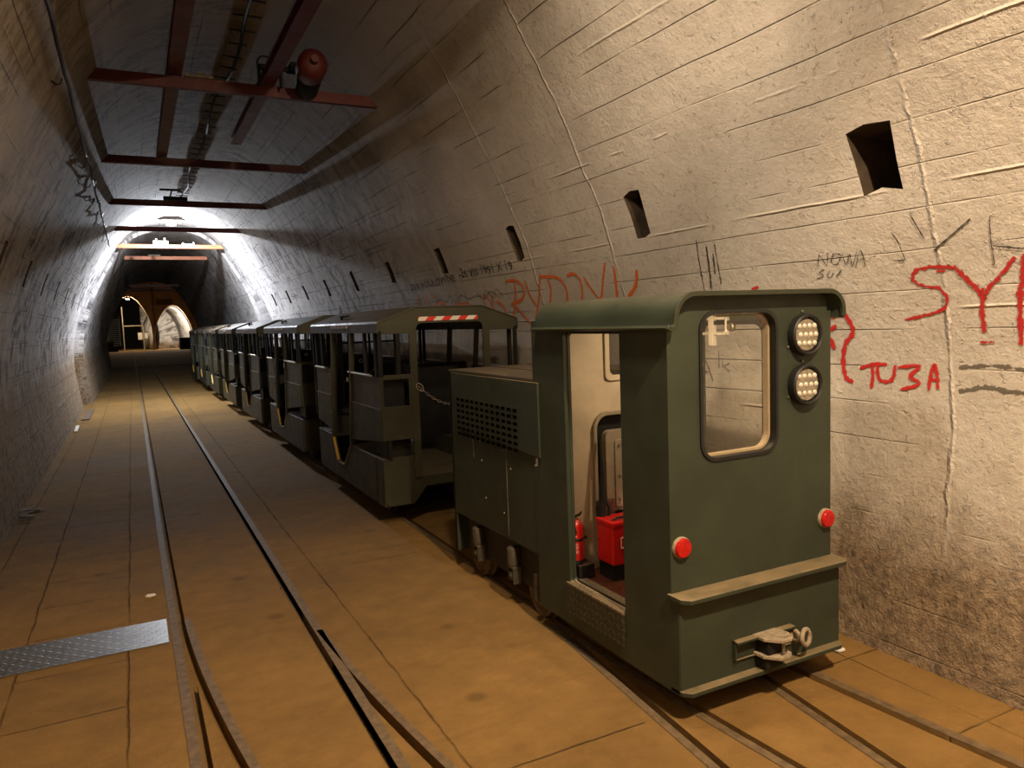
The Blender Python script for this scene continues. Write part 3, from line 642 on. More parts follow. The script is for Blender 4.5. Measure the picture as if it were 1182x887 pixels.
# headlights
for z, h in ((1.503,'upper'), (1.292,'lower')):
    c = Vector((2.526, yf, z))
    hl = MB().lathe(c, (0,-1,0), [(.086,0),(.089,.012),(.087,.034),(.080,.040),(.074,.036),(.072,.014)], 36).build('headlight', 'black', L, smooth=True)
    MB().lathe(c, (0,-1,0), [(.0726,.004),(.0726,.020),(.066,.027),(.04,.0295),(.001,.030)], 36).build('lens', 'lens', hl, smooth=True)
    mb = MB()
    for row, cnt in ((-1,4),(0,4),(1,4)):
        for i in range(cnt):
            x = (i-1.5)*.030+(.006 if row == 0 else -.002); mb.lathe((c.x+x, yf-.024, c.z+row*.036), (0,-1,0), [(.013,0),(.012,.006),(.008,.010),(.001,.012)], 12)
    mb.each('led', 'led', hl, smooth=True)
    mb = MB()
    for a in (90, 210, 330): mb.lathe(c+Vector((.098*math.cos(math.radians(a)),0,.098*math.sin(math.radians(a)))), (0,-1,0), [(.006,0),(.006,.006),(.001,.008)], 8)
    mb.each('mounting_screw', 'steel', hl)
for x, z in ((1.856,.697),(2.662,.690)):
    t = MB().lathe((x,yf,z), (0,-1,0), [(.043,0),(.043,.010),(.040,.014),(.001,.014)], 28).build('tail_reflector', 'dusty', L, smooth=True)
    MB().lathe((x,yf-.012,z), (0,-1,0), [(.039,0),(.039,.008),(.034,.014),(.001,.017)], 28).build('reflector_lens', 'redlens', t, smooth=True)
# coupling
cp = MB().box((2.075,2.172,.274),(2.40,2.205,.284)).box((2.075,2.185,.20),(2.083,2.205,.284)).box((2.075,2.195,.196),(2.40,2.205,.200)).build('coupler', 'green', L, bevel=.002)
def tongue(z, s):
    lp = [(2.165,2.205),(2.325,2.205),(2.345,2.13),(2.335,2.085),(2.30,2.06),(2.235,2.062),(2.17,2.13)]
    lp = [(2.25+(a-2.25)*s, 2.205+(b-2.205)*s) for a, b in lp]; h = [(2.285+.020*math.cos(t*PI/5)*1.4, 2.096+.012*math.sin(t*PI/5)) for t in range(10)]
    h = [(2.25+(a-2.25)*s, 2.205+(b-2.205)*s) for a, b in h]
    plate('coupling_plate', 'dusty', cp, [lp, h], 'xy', z, .014, bevel=.003)
tongue(.2725, .78); tongue(.198, .74)
MB().box((2.205,2.135,.212),(2.30,2.2045,.268)).box((2.205,2.145,.15),(2.30,2.205,.198)).build('coupling_block', 'blackm', cp, bevel=.008)
MB().lathe((2.272,2.122,.200), (0,0,1), [(.007,0),(.007,.072),(.009,.074),(.009,.078),(.001,.079)], 12).build('coupling_pin', 'steel', cp, smooth=True)
eye = MB().torus((2.432,2.150,.236), (.25,-1,.12), .032, .010, 24, 10).build('towing_ring', 'dusty', L, smooth=True)
MB().torus((2.404,2.178,.240), (1,0,.1), .020, .009, 18, 8).lathe((2.404,2.2,.240), (0,-1,0), [(.02,-.005),(.02,.012),(.001,.014)], 14).build('eye_bolt', 'dusty', eye, smooth=True)
# door sill step on the left side
st = plate('door_step', 'sill', L, [[(2.565,.185),(3.03,.185),(3.03,.325),(2.565,.325)]], 'yz', xl-.012, .014, bevel=.002)
MB().box((xl-.012,2.565,.325),(xl+.10,3.03,.334)).build('step_tread', 'sillt', st)
MB().box((xr-.10,2.6,.322),(xr+.004,3.04,.333)).build('door_sill', 'sillt', L)
MB().box((xl+.03,2.27,.30),(xr-.03,3.15,.326)).build('cab_floor', 'cabfloor', L)
MB().box((xl+.06,3.02,.326),(1.955,3.12,.398)).build('shelf_step', 'dark', L, bevel=.004)
# front bulkhead of the cab, cream, with a window over the hood and a black-lined engine recess
bw = rr(2.14,1.312,2.60,1.56,.03,4); rec = rr(2.045,.60,2.62,1.115,.07,7)[:]
rec = [(2.62,.36)]+[(2.62,1.115)]+[p for p in rr(2.045,.3,2.7,1.115,.07,7) if p[0] < 2.3 and p[1] > .6]+[(2.045,.36)]
bk = plate('bulkhead', 'cream', L, [[(xl+.024,.32),(xr-.024,.32),(xr-.024,1.66),(2.62,1.68),(1.9,1.68),(xl+.024,1.60)], bw, rec], 'xz', 3.13, .03)
plate('window_surround', 'cream', bk, [rr(2.112,1.284,2.628,1.588,.03,4), bw], 'xz', 3.118, .012, bevel=.003)
plate('front_pane', 'glass', bk, [rr(2.138,1.31,2.602,1.562,.03,4)], 'xz', 3.145, .004)
plate('window_gasket', 'black', bk, [rr(2.134,1.306,2.606,1.566,.03,4), rr(2.148,1.32,2.592,1.552,.025,4)], 'xz', 3.135, .01)
MB().box((2.03,3.16,.34),(2.64,3.175,1.13)).build('recess_lining', 'black', bk)
plate('recess_edge', 'grey_cream', bk, [[(2.62,.36),(2.635,1.13)]+[p for p in rr(2.03,.3,2.7,1.13,.085,7) if p[0] < 2.3 and p[1] > .6]+[(2.03,.36),(2.05,.36)]+[p for p in rr(2.05,.3,2.7,1.11,.065,7) if p[0] < 2.3 and p[1] > .6][::-1]+[(2.62,1.11)]], 'xz', 3.112, .02, bevel=.003)
cv_ = plate('engine_cover', 'grey_cream', L, [rr(2.085,.62,2.58,1.035,.035,6)], 'xz', 3.09, .04, bevel=.006)
plate('cover_panel', 'grey_cream', cv_, [rr(2.135,.64,2.54,.985,.015,4)], 'xz', 3.082, .01, bevel=.004)
mb = MB()
for z in (.955, .80, .68): mb.lathe((2.158,3.084,z), (0,-1,0), [(.007,0),(.007,.005),(.001,.006)], 10)
mb.each('cover_screw', 'steel', cv_)
hg = plate('hinge_plate', 'steel', L, [rr(2.005,.60,2.12,.69,.005,2)], 'xz', 3.075, .008)
mb = MB(); [mb.lathe((2.022,3.076,z), (0,-1,0), [(.006,0),(.006,.004),(.001,.005)], 8) for z in (.62,.67)]; mb.each('bolt', 'dusty', hg)
# hanging black strap with buckle, and the cream flap behind it
MB().tube([(2.05,3.09,1.0),(2.045,3.07,.85),(2.035,3.06,.70),(2.02,3.05,.62),(2.02,3.04,.55),(2.0,3.04,.50)], [.008,.010,.018,.026,.020,.014], 8).tube([(2.045,3.06,.71),(2.06,3.04,.66),(2.05,3.03,.58),(2.02,3.03,.55)], .008, 6).build('seat_strap', 'black', L, smooth=True)
plate('torn_flap', 'cream', L, [[(2.045,.50),(2.085,.47),(2.105,.345),(2.05,.37)]], 'xz', 3.07, .006)
# inner right wall fittings seen through the rear window
ls = empty('grab_frame', ORG, None, None); COL.objects.unlink(ls); bpy.data.objects.remove(ls)
MB().box((2.655,2.84,1.572),(2.675,3.09,1.586)).box((2.655,2.84,1.495),(2.675,3.09,1.508)).box((2.655,2.835,1.495),(2.675,2.85,1.586)).box((2.65,2.93,1.44),(2.675,2.965,1.63)).build('latch_frame', 'white', L, bevel=.002)
MB().lathe((2.66,2.80,1.535), (-1,0,0), [(.022,0),(.022,.012),(.014,.016),(.014,.026),(.001,.028)], 16).build('latch_knob', 'steel', L, smooth=True)
MB().box((2.30,2.62,1.655),(2.42,2.74,1.672)).build('cab_lamp', 'lampc', L)
# hood
hd = plate('hood', 'green', L, [[(3.26,.12),(3.325,.12),(3.325,.385),(4.43,.372),(4.43,.115),(4.46,.115),(4.46,1.30),(3.26,1.30)]], 'yz', xl+.004, .02)
plate('hood_side', 'green', L, [[(3.26,.12),(3.325,.12),(3.325,.385),(4.43,.372),(4.43,.115),(4.46,.115),(4.46,1.30),(3.26,1.30)]], 'yz', xr-.024, .02)
MB().box((xl+.004,4.445,.115),(xr-.004,4.465,1.30)).build('hood_end', 'green', L)
tp = MB().box((xl+.002,3.27,1.292),(xr-.002,4.47,1.306)).build('hood_top', 'green_roof', L, bevel=.003)
mb = MB(); mb.box((xl+.30,3.30,1.306),(xl+.32,4.46,1.310)).box((xl+.58,3.30,1.306),(xl+.60,4.46,1.310)).box((xl+.02,3.32,1.306),(xr-.02,3.335,1.312)); mb.each('top_strip', 'green_roof', tp)
pn = plate('hood_panel', 'green', L, [[(3.265,.905),(4.40,.955),(4.40,1.288),(3.265,1.288)]], 'yz', xl-.010, .014, bevel=.002)
mb = MB(); mb2 = MB()
for r in range(7):
    for c in range(12):
        y = 3.52+c*.0705; z = 1.128-r*.036-.002*(11-c)*0
        mb.box((xl-.0125,y-.021,z-.010),(xl-.0095,y+.021,z+.006))
        mb2.add([(xl-.011,y-.021,z+.008),(xl-.011,y+.021,z+.008),(xl-.0185,y+.018,z+.001),(xl-.0185,y-.018,z+.001)], [(0,1,2,3)])
mb.each('louvre_slot', 'slot', pn)
mb = MB()
for r, c in ((0,5),(1,5),(2,5),(3,5),(5,7),(6,6)): mb.lathe((xl-.0155,3.52+c*.0705+.03,1.128-r*.036-.004), (-1,0,0), [(.0045,0),(.003,.002),(.001,.0025)], 8)
mb.each('rust_speck', 'redb', pn)
MB().box((xl-.018,3.283,.86),(xl-.008,3.292,.90)).lathe((xl-.018,3.288,.865),(-1,0,0),[(.006,0),(.006,.006),(.001,.007)],8).build('panel_latch', 'steel', L)
mb = MB()
for y, z in ((4.0,.78),(3.72,.88),(3.62,.79),(3.96,.56),(3.72,.52),(4.02,.895)): mb.lathe((xl+.004,y,z), (-1,0,0), [(.0055,0),(.0055,.003),(.001,.005)], 8)
mb.each('rivet', 'dusty', L)
MB().box((xl+.0005,3.668,.40),(xl+.0045,3.672,.90)).box((xl+.0005,4.115,.78),(xl+.0045,4.119,.93)).each('weld_seam', 'steel', L)
# running gear in the lower cut-out
MB().box((xl+.05,3.33,.14),(xl+.07,4.35,.50)).box((xr-.07,3.33,.14),(xr-.05,4.35,.50)).box((xl+.03,3.2,.40),(xr-.03,4.44,.55)).box((1.95,2.30,.14),(2.56,3.3,.30)).build('underframe', 'dark', L, bevel=.004)
for y in (4.14, 3.66):
    sp = MB().lathe((xl+.022,y,.225), (0,0,1), [(.032,0),(.032,.012),(.036,.014),(.036,.105),(.033,.11),(.02,.116),(.001,.118)], 20).build('axle_spring', 'spring', L, smooth=True)
    MB().box((xl-.004,y-.034,.215),(xl+.05,y+.034,.228)).box((xl-.002,y-.036,.13),(xl+.05,y-.028,.225)).box((xl-.0,y+.028,.135),(xl+.05,y+.036,.225)).build('spring_bracket', 'spring', sp, bevel=.002)
    MB().lathe((xl+.0,y,.175), (-1,0,0), [(.026,-.04),(.026,.0),(.020,.003),(.012,.004),(.012,.009),(.001,.010)], 18).build('axle_cap', 'spring', sp, smooth=True)
WB = []
for y in (2.62, 3.40, 4.20):
    if y == 2.62: continue
for y, rad in ((3.44,.135),(4.22,.135)):
    for x, s in ((1.895,-1),(2.555,1)):
        MB().lathe((x+s*.02,y,rad+.004), (-s,0,0), [(.02,0),(rad*.45,0),(rad*.5,.012),(rad*.85,.012),(rad*.88,0),(rad,0),(rad,.035),(rad*1.12,.038),(rad*1.12,.05),(.02,.05)], 32).build('wheel', 'rail', L, smooth=True)
    MB().tube([(1.92,y,rad+.004),(2.55,y,rad+.004)], .02, 12).build('axle', 'rail', L, smooth=True)
MB().box((xl+.004,3.36,.118),(xl+.022,3.395,.26)).build('hanger', 'spring', L)
ORG = Vector((0,0,0))
# loose things in the cab
e = Vector((1.882,3.07,.40)); ORG = e
X_ = empty('fire_extinguisher', e, 'small red fire extinguisher standing in the locomotive cab behind the left door post', 'fire extinguisher')
MB().lathe(e, (0,0,1), [(.030,0),(.034,.004),(.034,.022)], 24).build('base_ring', 'black', X_, smooth=True)
cy = MB().lathe(e+Vector((0,0,.018)), (0,0,1), [(.033,0),(.035,.006),(.035,.165),(.031,.183),(.018,.197),(.012,.203),(.001,.204)], 28).build('cylinder', 'red', X_, smooth=True)
MB().lathe(e+Vector((0,0,.115)), (0,0,1), [(.0352,0),(.0362,.002),(.0362,.014),(.0352,.016)], 28).box(e+Vector((.03,-.01,.116)), e+Vector((.058,.005,.129))).build('strap', 'black', X_)
lb = MB()
for i, (w_, z_) in enumerate(((.9,.102),(.7,.094),(1.0,.086),(.6,.078),(.9,.066),(.8,.058),(.5,.140))):
    for s in range(6):
        a = math.radians(235+(s-3)*9*w_); a2 = a+math.radians(6*w_)
        p = [e+Vector((.0354*math.cos(t), .0354*math.sin(t), z)) for t, z in ((a,z_),(a2,z_),(a2,z_+.004),(a,z_+.004))]; lb.add(p, [(0,1,2,3)])
o = lb.build('label_print', 'white', cy)
MB().lathe(e+Vector((0,0,.215)), (0,0,1), [(.009,0),(.011,.006),(.011,.018),(.001,.020)], 12).build('valve', 'brass', X_, smooth=True)
MB().tube([e+Vector((-.004,0,.236)),e+Vector((.012,-.018,.246)),e+Vector((.016,-.03,.262))], [.005,.006,.004], 6).tube([e+Vector((0,0,.228)),e+Vector((-.02,-.02,.235)),e+Vector((-.026,-.03,.20)),e+Vector((-.02,-.036,.16))], .005, 6).build('lever_and_hose', 'black', X_, smooth=True)
b0 = Vector((2.12,2.96,.328)); ORG = b0
B_ = empty('red_case', b0, 'red metal case with white outline print on the locomotive cab floor', 'case')
MB().box((1.99,2.908,.405),(2.26,3.05,.606)).build('body', 'red', B_, bevel=.008)
MB().box((1.986,2.904,.596),(2.264,3.054,.620)).build('lid', 'red', B_, bevel=.006)
MB().box((2.0,2.92,.328),(2.25,3.045,.405)).build('base', 'black', B_)
MB().tube([(2.01,2.95,.618),(2.04,2.94,.632),(2.2,2.94,.632),(2.24,2.95,.618)], .006, 8).build('handle', 'black', B_, smooth=True)
mb = MB(); y = 2.9035
for a, b in (((2.055,.575),(2.115,.575)),((2.055,.575),(2.055,.54)),((2.055,.54),(2.035,.54)),((2.035,.54),(2.035,.49)),((2.035,.49),(2.055,.49)),((2.055,.49),(2.055,.44)),((2.055,.44),(2.115,.44)),((2.115,.575),(2.115,.44)),((2.07,.555),(2.10,.555)),((2.07,.53),(2.10,.53)),((2.07,.49),(2.10,.49)),((2.07,.465),(2.10,.465))):
    mb.box((a[0]-.0015,y,a[1]-.0015),(b[0]+.0015,y+.004,b[1]+.0015))
mb.build('outline_print', 'white', B_)
ORG = Vector((0,0,0))
# ================================================================ the passenger cars
CW = 2.29
ORG = Vector((CW, 5.58, 0))
def make_car():
    y0 = 5.58; T = empty('passenger_car', ORG, 'x', 'tunnel train car')
    P = lambda x, y, z: (CW+x, y0+y, z)
    LEN = 2.36
    # tub
    for s in (-1, 1):
        lp = [(.20,.22),(.26,.17),(LEN-.16,.17),(LEN-.10,.23),(LEN-.10,.56),(1.63,.56),(1.46,.315),(1.24,.315),(.98,.545),(.20,.545)]
        plate('tub_side', 'green_car', T, [[(y0+a, b) for a, b in lp]], 'yz', CW-.605 if s < 0 else CW+.580, .025, bevel=.003)
        k = MB()
        # deck over the tub, either side of the doorway
        k.box(P(s*.58,.03,.525), P(s*.30,1.0,.545)); k.box(P(s*.58,1.62,.54), P(s*.30,LEN-.12,.56)); k.box(P(s*.30,.03,.37), P(s*.285,LEN-.12,.55))
        k.each('deck', 'green_roof', T)
        MB().box(P(s*.605,1.24,.30), P(s*.28,1.46,.318)).build('step_tread', 'sillt', T)
        # yellow edge strips on the doorway notch
        m = MB(); m.bar(P(s*.607,1.475,.33), P(s*.607,1.615,.53), .018, .03); m.build('edge_strip', 'yellow', T)
        MB().bar(P(s*.607,1.26,.322), P(s*.607,1.45,.322), .016, .012).bar(P(s*.606,1.23,.33), P(s*.606,.99,.54), .010, .010).each('step_edge', 'dusty', T)
    front = [(-.605,.20),(-.58,.17),(-.40,.17),(-.30,.30),(-.30,.365),(.30,.365),(.30,.30),(.40,.17),(.58,.17),(.605,.20),(.605,.545),(.30,.545),(.30,.385),(-.285,.385),(-.285,.545),(-.605,.545)]
    for y, nm in ((.0, 'tub_end'), (LEN-.12, 'tub_end')):
        pass
    fr = [(-.605,.21),(-.57,.17),(-.36,.17),(-.25,.30),(.25,.30),(.36,.17),(.57,.17),(.605,.21),(.605,.545),(.30,.545),(.30,.385),(-.30,.385),(-.30,.545),(-.605,.545)]
    plate('tub_end', 'green_car', T, [[(CW+a, b) for a, b in fr]], 'xz', y0+.02, .025, bevel=.003)
    plate('tub_end', 'green_car', T, [[(CW+a, b) for a, b in fr]], 'xz', y0+LEN-.125, .025, bevel=.003)
    for s in (-1, 1):       # side infill between end plate and side plate
        plate('tub_corner', 'green_car', T, [[(y0+.03,.17),(y0+.22,.17),(y0+.22,.545),(y0+.03,.545)]], 'yz', CW-.605 if s < 0 else CW+.58, .024)
    MB().box(P(-.30,.03,.36), P(.30,LEN-.11,.38)).build('aisle_floor', 'sillt', T)
    MB().box(P(-.5,.25,.24), P(.5,LEN-.3,.36)).build('chassis', 'dark', T)
    for y in (.55, 1.85):
        for x, s in ((-.395,-1),(.265,1)):
            MB().lathe(P(x+s*.02,y,.114), (-s,0,0), [(.02,0),(.1,0),(.105,.035),(.118,.038),(.118,.05),(.02,.05)], 20).build('wheel', 'rail', T, smooth=True)
    # end frames
    for y, t, fr_ in ((0, .022, 1), (LEN-.03, .022, 0)):
        gable = [(-.605,1.535),(-.605,1.628),(-.285,1.733),(.285,1.733),(.605,1.628),(.605,1.535),(.35,1.535),(.35,.38),(.29,.38),(.29,1.565)]
        gable += [(.29-.045*(1-math.cos(math.radians(a))), 1.565+.045*math.sin(math.radians(a))) for a in (30,60,90)]
        gable += [(-.29+.045*(1-math.cos(math.radians(a))), 1.565+.045*math.sin(math.radians(a))) for a in (90,60,30)]
        gable += [(-.29,1.565),(-.29,.38),(-.35,.38),(-.35,1.535)]
        plate('end_frame', 'green_car', T, [[(CW+a, b) for a, b in gable]], 'xz', y0+y, t, bevel=.002)
        for s in (-1, 1):
            q = [(CW+s*a, b) for a, b in ((.60,.70),(.60,1.215),(.345,1.215),(.345,.70))]
            w = [(CW+s*a, b) for a, b in ((.578,.965),(.578,1.178),(.37,1.178),(.37,.965))]
            plate('end_panel', 'green_car', T, [q, w], 'xz', y0+y+.002, .018, bevel=.002)
            MB().box(P(s*.56,y+.01,.54), P(s*.53,y+.03,.70)).box(P(s*.39,y+.10,.54), P(s*.36,y+.12,.70)).each('panel_leg', 'blackm', T)
            MB().box(P(s*.604,y,1.20), P(s*.576,y+.025,1.56)).build('corner_post', 'blackm', T)
            if s < 0: MB().box(P(s*.46,y+.004,1.21), P(s*.43,y+.02,1.54)).build('window_bar', 'blackm', T)
        if fr_: MB().box(P(-.27,-.004,1.628), P(.245,.001,1.661)).build('hazard_stripe', 'hazard', T)
    # side panels
    for s in (-1, 1):
        xa, xb = CW+s*.605, CW+s*.585
        x0 = min(xa, xb)
        for (a, b, c, d) in ((.02,.93,.70,.60),(1.60,LEN-.12,.60,.66)):
            sp_ = plate('seat_side', 'green_car', T, [[(y0+a,c),(y0+b,d),(y0+b,.945),(y0+a,.945)]], 'yz', x0, .02, bevel=.002)
            plate('window_panel', 'green_roof', sp_, [[(y0+a,.945),(y0+b,.945),(y0+b,1.20),(y0+a,1.20)]], 'yz', x0+(.006 if s < 0 else 0), .012)
            MB().bar((xa, y0+a, .946), (xa, y0+b, .946), .008).build('panel_edge', 'steel', sp_)
            MB().tube([(xa, y0+a+.22, 1.205),(xa, y0+b, 1.205)], .011, 8).build('handrail', 'chrome', T, smooth=True)
        # doorway posts lean outward to the tub
        MB().bar((xa-s*.01,y0+.80,1.56), (xa-s*.01,y0+.97,.53), .045, .02).bar((xa-s*.01,y0+1.46,1.56), (xa-s*.01,y0+1.62,.55), .05, .02).each('door_post', 'green_car', T)
        for yy in ((.12, .42, 1.95, LEN-.14) if s < 0 else (.12, LEN-.14)): MB().box((xa-s*.003,y0+yy-.018,1.2),(xa-s*.028,y0+yy+.018,1.56)).build('side_post', 'blackm', T)
        MB().bar((xa+s*.004,y0+.86,1.515),(xa+s*.004,y0+1.42,1.515), .014, .028)
    # roof
    rp = [(CW-.612,1.545),(CW-.612,1.618),(CW-.600,1.634),(CW-.285,1.744),(CW+.285,1.744),(CW+.600,1.634),(CW+.612,1.618),(CW+.612,1.535)]
    rf = MB().sheet(rp, y0-.012, y0+LEN+.01, .010).build('roof', 'green_roof', T, bevel=.002)
    MB().box((CW-.62,y0+.86,1.588),(CW-.611,y0+1.44,1.612)).build('door_stripe', 'hazard_y', rf)
    MB().tube([P(-.50,1.48,1.67),P(-.50,1.48,1.70)], .012, 8).torus(P(-.50,1.36,1.697), (0,0,1), .03, .010, 14, 6).bar(P(-.50,1.50,1.695),P(-.50,1.24,1.70),.03,.018).build('roof_hook', 'blackm', rf)
    # benches
    for s in (-1, 1):
        for a, b, bk in ((.06,.50,.07),(1.70,2.14,2.10)):
            bn = MB().box(P(s*.56,a,.74), P(s*.30,b,.80)).build('bench', 'blackm', T, bevel=.01)
            MB().box(P(s*.565,bk+.02,.80), P(s*.375,bk+.06,1.16)).build('backrest', 'black', bn, bevel=.015)
            MB().box(P(s*.54,a+.05,.54), P(s*.34,b-.05,.74)).build('bench_box', 'dark', bn)
    MB().box(P(.05,1.0,.55), P(.57,1.06,1.23)).build('partition', 'blackm', T, bevel=.01)
    MB().box(P(-.29,LEN-.05,1.42), P(.29,LEN-.035,1.44)).box(P(-.01,LEN-.05,1.2), P(.01,LEN-.03,1.56)).build('rear_rail', 'blackm', T)
    # inner round ring handle and chains
    MB().torus(P(-.595,1.02,1.13), (1,0,0), .018, .005, 16, 6).build('ring_handle', 'chrome', T, smooth=True)
    MB().torus(P(.115,-.008,1.19), (0,1,0), .020, .006, 18, 6).build('latch_ring', 'chrome', T, smooth=True)
    ch = MB(); n = 26
    for i in range(n):
        t = (i+.5)/n; x = -.30+.60*t; z = 1.12-.17*math.sin(PI*t)**.9*1.0
        dz = -.17*PI*math.cos(PI*t); d = Vector((.60,0,dz)).normalized()
        ax = Vector((0,1,0)) if i % 2 else d.cross(Vector((0,1,0)))
        ch.torus(P(x,-.012,z), ax, .0095, .0028, 10, 5, 1.6, up=d)
    ch.build('chain', 'chrome', T, smooth=True)
    ch = MB(); ch.torus(P(-.285,-.012,1.105), (.3,1,0), .022, .004, 16, 6, 1.6, up=(.6,0,-.8))
    ch.build('snap_hook', 'chrome', T, smooth=True)
    ch = MB()
    for i in range(18):
        z = 1.18-i*.023; ax = Vector((0,1,0)) if i % 2 else Vector((1,0,0)); ch.torus(P(-.618,1.645,z), ax, .0105, .0032, 10, 5, 1.5, up=(0,0,1))
    ch.build('door_chain', 'steel', T, smooth=True)
    return T
c0 = make_car()
cl = ['first open-sided passenger car coupled behind the locomotive, with red and white stripe',
      'second open-sided passenger car behind the locomotive, grey light on its sloping roof',
      'third open-sided passenger car counted from the locomotive, in the middle of the train',
      'fourth open-sided passenger car counted from the locomotive, with pale lit tub sides',
      'fifth open-sided passenger car counted from the locomotive, beside the beam of strong light',
      'sixth open-sided passenger car, next to last at the far end of the train',
      'last passenger car at the dark far end of the train']
for i in range(7):
    c = c0 if i == 0 else copy_tree(c0)
    c.location = (CW, 5.58+3.12*i, 0); c['label'] = cl[i]; c['group'] = 'open passenger cars of the tunnel train'
ORG = Vector((0,0,0))
# ================================================================ overhead steelwork
BY = [(.44,''),(3.62,''),(6.84,'a'),(10.0,'b'),(13.16,'c'),(16.45,'d'),(19.7,'e'),(22.6,'f'),(35.0,'g'),(38.5,'h')]
bl = {6.84:'nearest red cross beam under the tunnel vault, below two lengthwise beams',10.0:'second red cross beam from the camera, spanning the vault behind the hanging beams',13.16:'third cross beam from the camera, dark against the lit vault',
      16.45:'fourth cross beam, just in front of the glaring tunnel lamp',19.7:'bright orange-lit cross beam just past the tunnel lamp, with a white box on it',22.6:'dull orange cross beam inside the narrower far lining',
      35.0:'dark cross beam deep in the far lining, nearer of the two black ones',38.5:'dark cross beam at the end of the far lining',.44:'red cross beam directly over the foreground beside the near lamp',3.62:'red cross beam just above the top edge of the view'}
for y, _ in BY:
    sc = .955 if y > 20 else 1; hwid = (1.19 if y < 21 else 1.27*sc)
    z0 = 3.61 if y < 30 else 3.56
    if y > 30: hwid = .93
    if y == 22.6: hwid = .80; z0 = 3.60; hwid = 1.03
    mb = MB(); x0, x1 = CX-hwid, CX+hwid
    # I-section: web and two flanges
    mb.box((x0,y-.030,z0),(x1,y+.030,z0+.012)).box((x0,y-.030,z0+.078),(x1,y+.030,z0+.090)).box((x0,y-.006,z0+.012),(x1,y+.006,z0+.078)).box((x0,y-.028,z0+.012),(x1,y-.022,z0+.078))
    b = mb.build('cross_beam', 'orangeb' if 19 < y < 23 else 'redb')  # beams by the lamp: lamplight put into an orange copy of the paint
    tag(b, bl[y], 'steel beam', 'cross beams under the tunnel vault')
for (xa, ya, xb, yb_, lab) in ((.45,3.2,.475,10.35,'left lengthwise red beam lying over the nearest cross beam'),(1.19,3.2,1.21,9.1,'right lengthwise red beam ending in the open beyond the nearest cross beam')):
    mb = MB(); z = 3.71
    for dx, dz, w, h in ((0,.006,.11,.012),(0,.084,.11,.012),(0,.045,.014,.07)):
        mb.bar((xa+dx,ya,z+dz),(xb+dx,yb_,z+dz), w, h)
    tag(mb.build('lengthwise_beam', 'redb'), lab, 'steel beam', 'lengthwise beams under the vault')
# hoist hanging beside the right beam
H0 = Vector((1.46,6.6,3.66)); ORG = H0
Hh = empty('hoist', H0, 'rusty red drum hoist clamped to the beams, right of the right lengthwise beam', 'hoist')
MB().lathe((1.46,6.22,3.735), (.08,1,0), [(.03,-.12),(.03,-.05),(.07,-.045),(.115,0),(.120,.05),(.120,.20),(.10,.23),(.001,.24)], 28).build('drum', 'redb', Hh, smooth=True)
MB().lathe((1.50,6.55,3.72), (.1,1,-.05), [(.08,-.06),(.10,0),(.10,.26),(.07,.32),(.035,.33),(.035,.42),(.001,.43)], 24).build('motor', 'blackm', Hh, smooth=True)
MB().box((1.10,6.66,3.80),(1.52,6.72,3.83)).box((1.10,6.66,3.66),(1.12,6.72,3.83)).box((1.28,6.66,3.66),(1.30,6.72,3.83)).torus((1.13,6.5,3.78),(0,1,0),.06,.008,16,6).build('clamp', 'blackm', Hh)
MB().box((1.35,6.55,3.80),(1.52,6.75,3.84)).build('mount', 'blackm', Hh)
ORG = Vector((0,0,0))
tag(MB().box((.54,6.82,3.71),(.76,6.90,3.735)).box((.64,6.80,3.735),(.67,6.83,3.76)).build('junction_box', 'grime'), 'pale tray lying on the nearest cross beam beside the left lengthwise beam', 'junction box')
tag(MB().box((.60,19.62,3.705),(.93,19.76,3.78)).box((.66,19.66,3.78),(.69,19.7,3.84)).box((.84,19.66,3.78),(.87,19.7,3.85)).build('ballast_box', 'white'), 'white box sitting on the orange-lit cross beam past the lamp', 'lamp box')
tag(MB().box((1.22,19.66,3.705),(1.50,19.72,3.72)).box((1.24,19.66,3.72),(1.27,19.7,3.75)).box((1.47,19.66,3.72),(1.5,19.7,3.76)).build('bracket_strip', 'white'), 'white metal strip on the orange-lit cross beam, right of the white box', 'bracket')
tag(MB().box((.60,13.10,3.705),(.95,13.2,3.76)).box((.55,13.0,3.83),(.85,13.03,3.86)).tube([(.7,13.1,3.76),(.72,13.02,3.83)], .012, 6).build('cable_tray', 'blackm'), 'dark cable tray on the third cross beam', 'cable tray')
tag(MB().box((.55,22.55,3.695),(.85,22.65,3.73)).build('lamp_mount', 'grime'), 'flat plate on the dull orange beam in the far lining', 'plate')
# old conductor line with rungs along the crown
mb = MB(); pts = []
for i in range(60):
    y = 3+i*.22; pts.append((1.0+.03*math.sin(y*1.9), y, ZTOP-.07+.02*math.sin(y*3.1)))
mb.tube(pts, .014, 6)
for i in range(40):
    y = 3.2+i*.32; w = .07+.04*R.random(); mb.bar((1.0-w, y, ZTOP-.05), (1.0+w, y+R.uniform(-.03,.03), ZTOP-.06), .014, .014)
tag(mb.build('conductor_line', 'blackm', smooth=False), 'black conductor line with short rungs along the crown of the vault', 'cable')
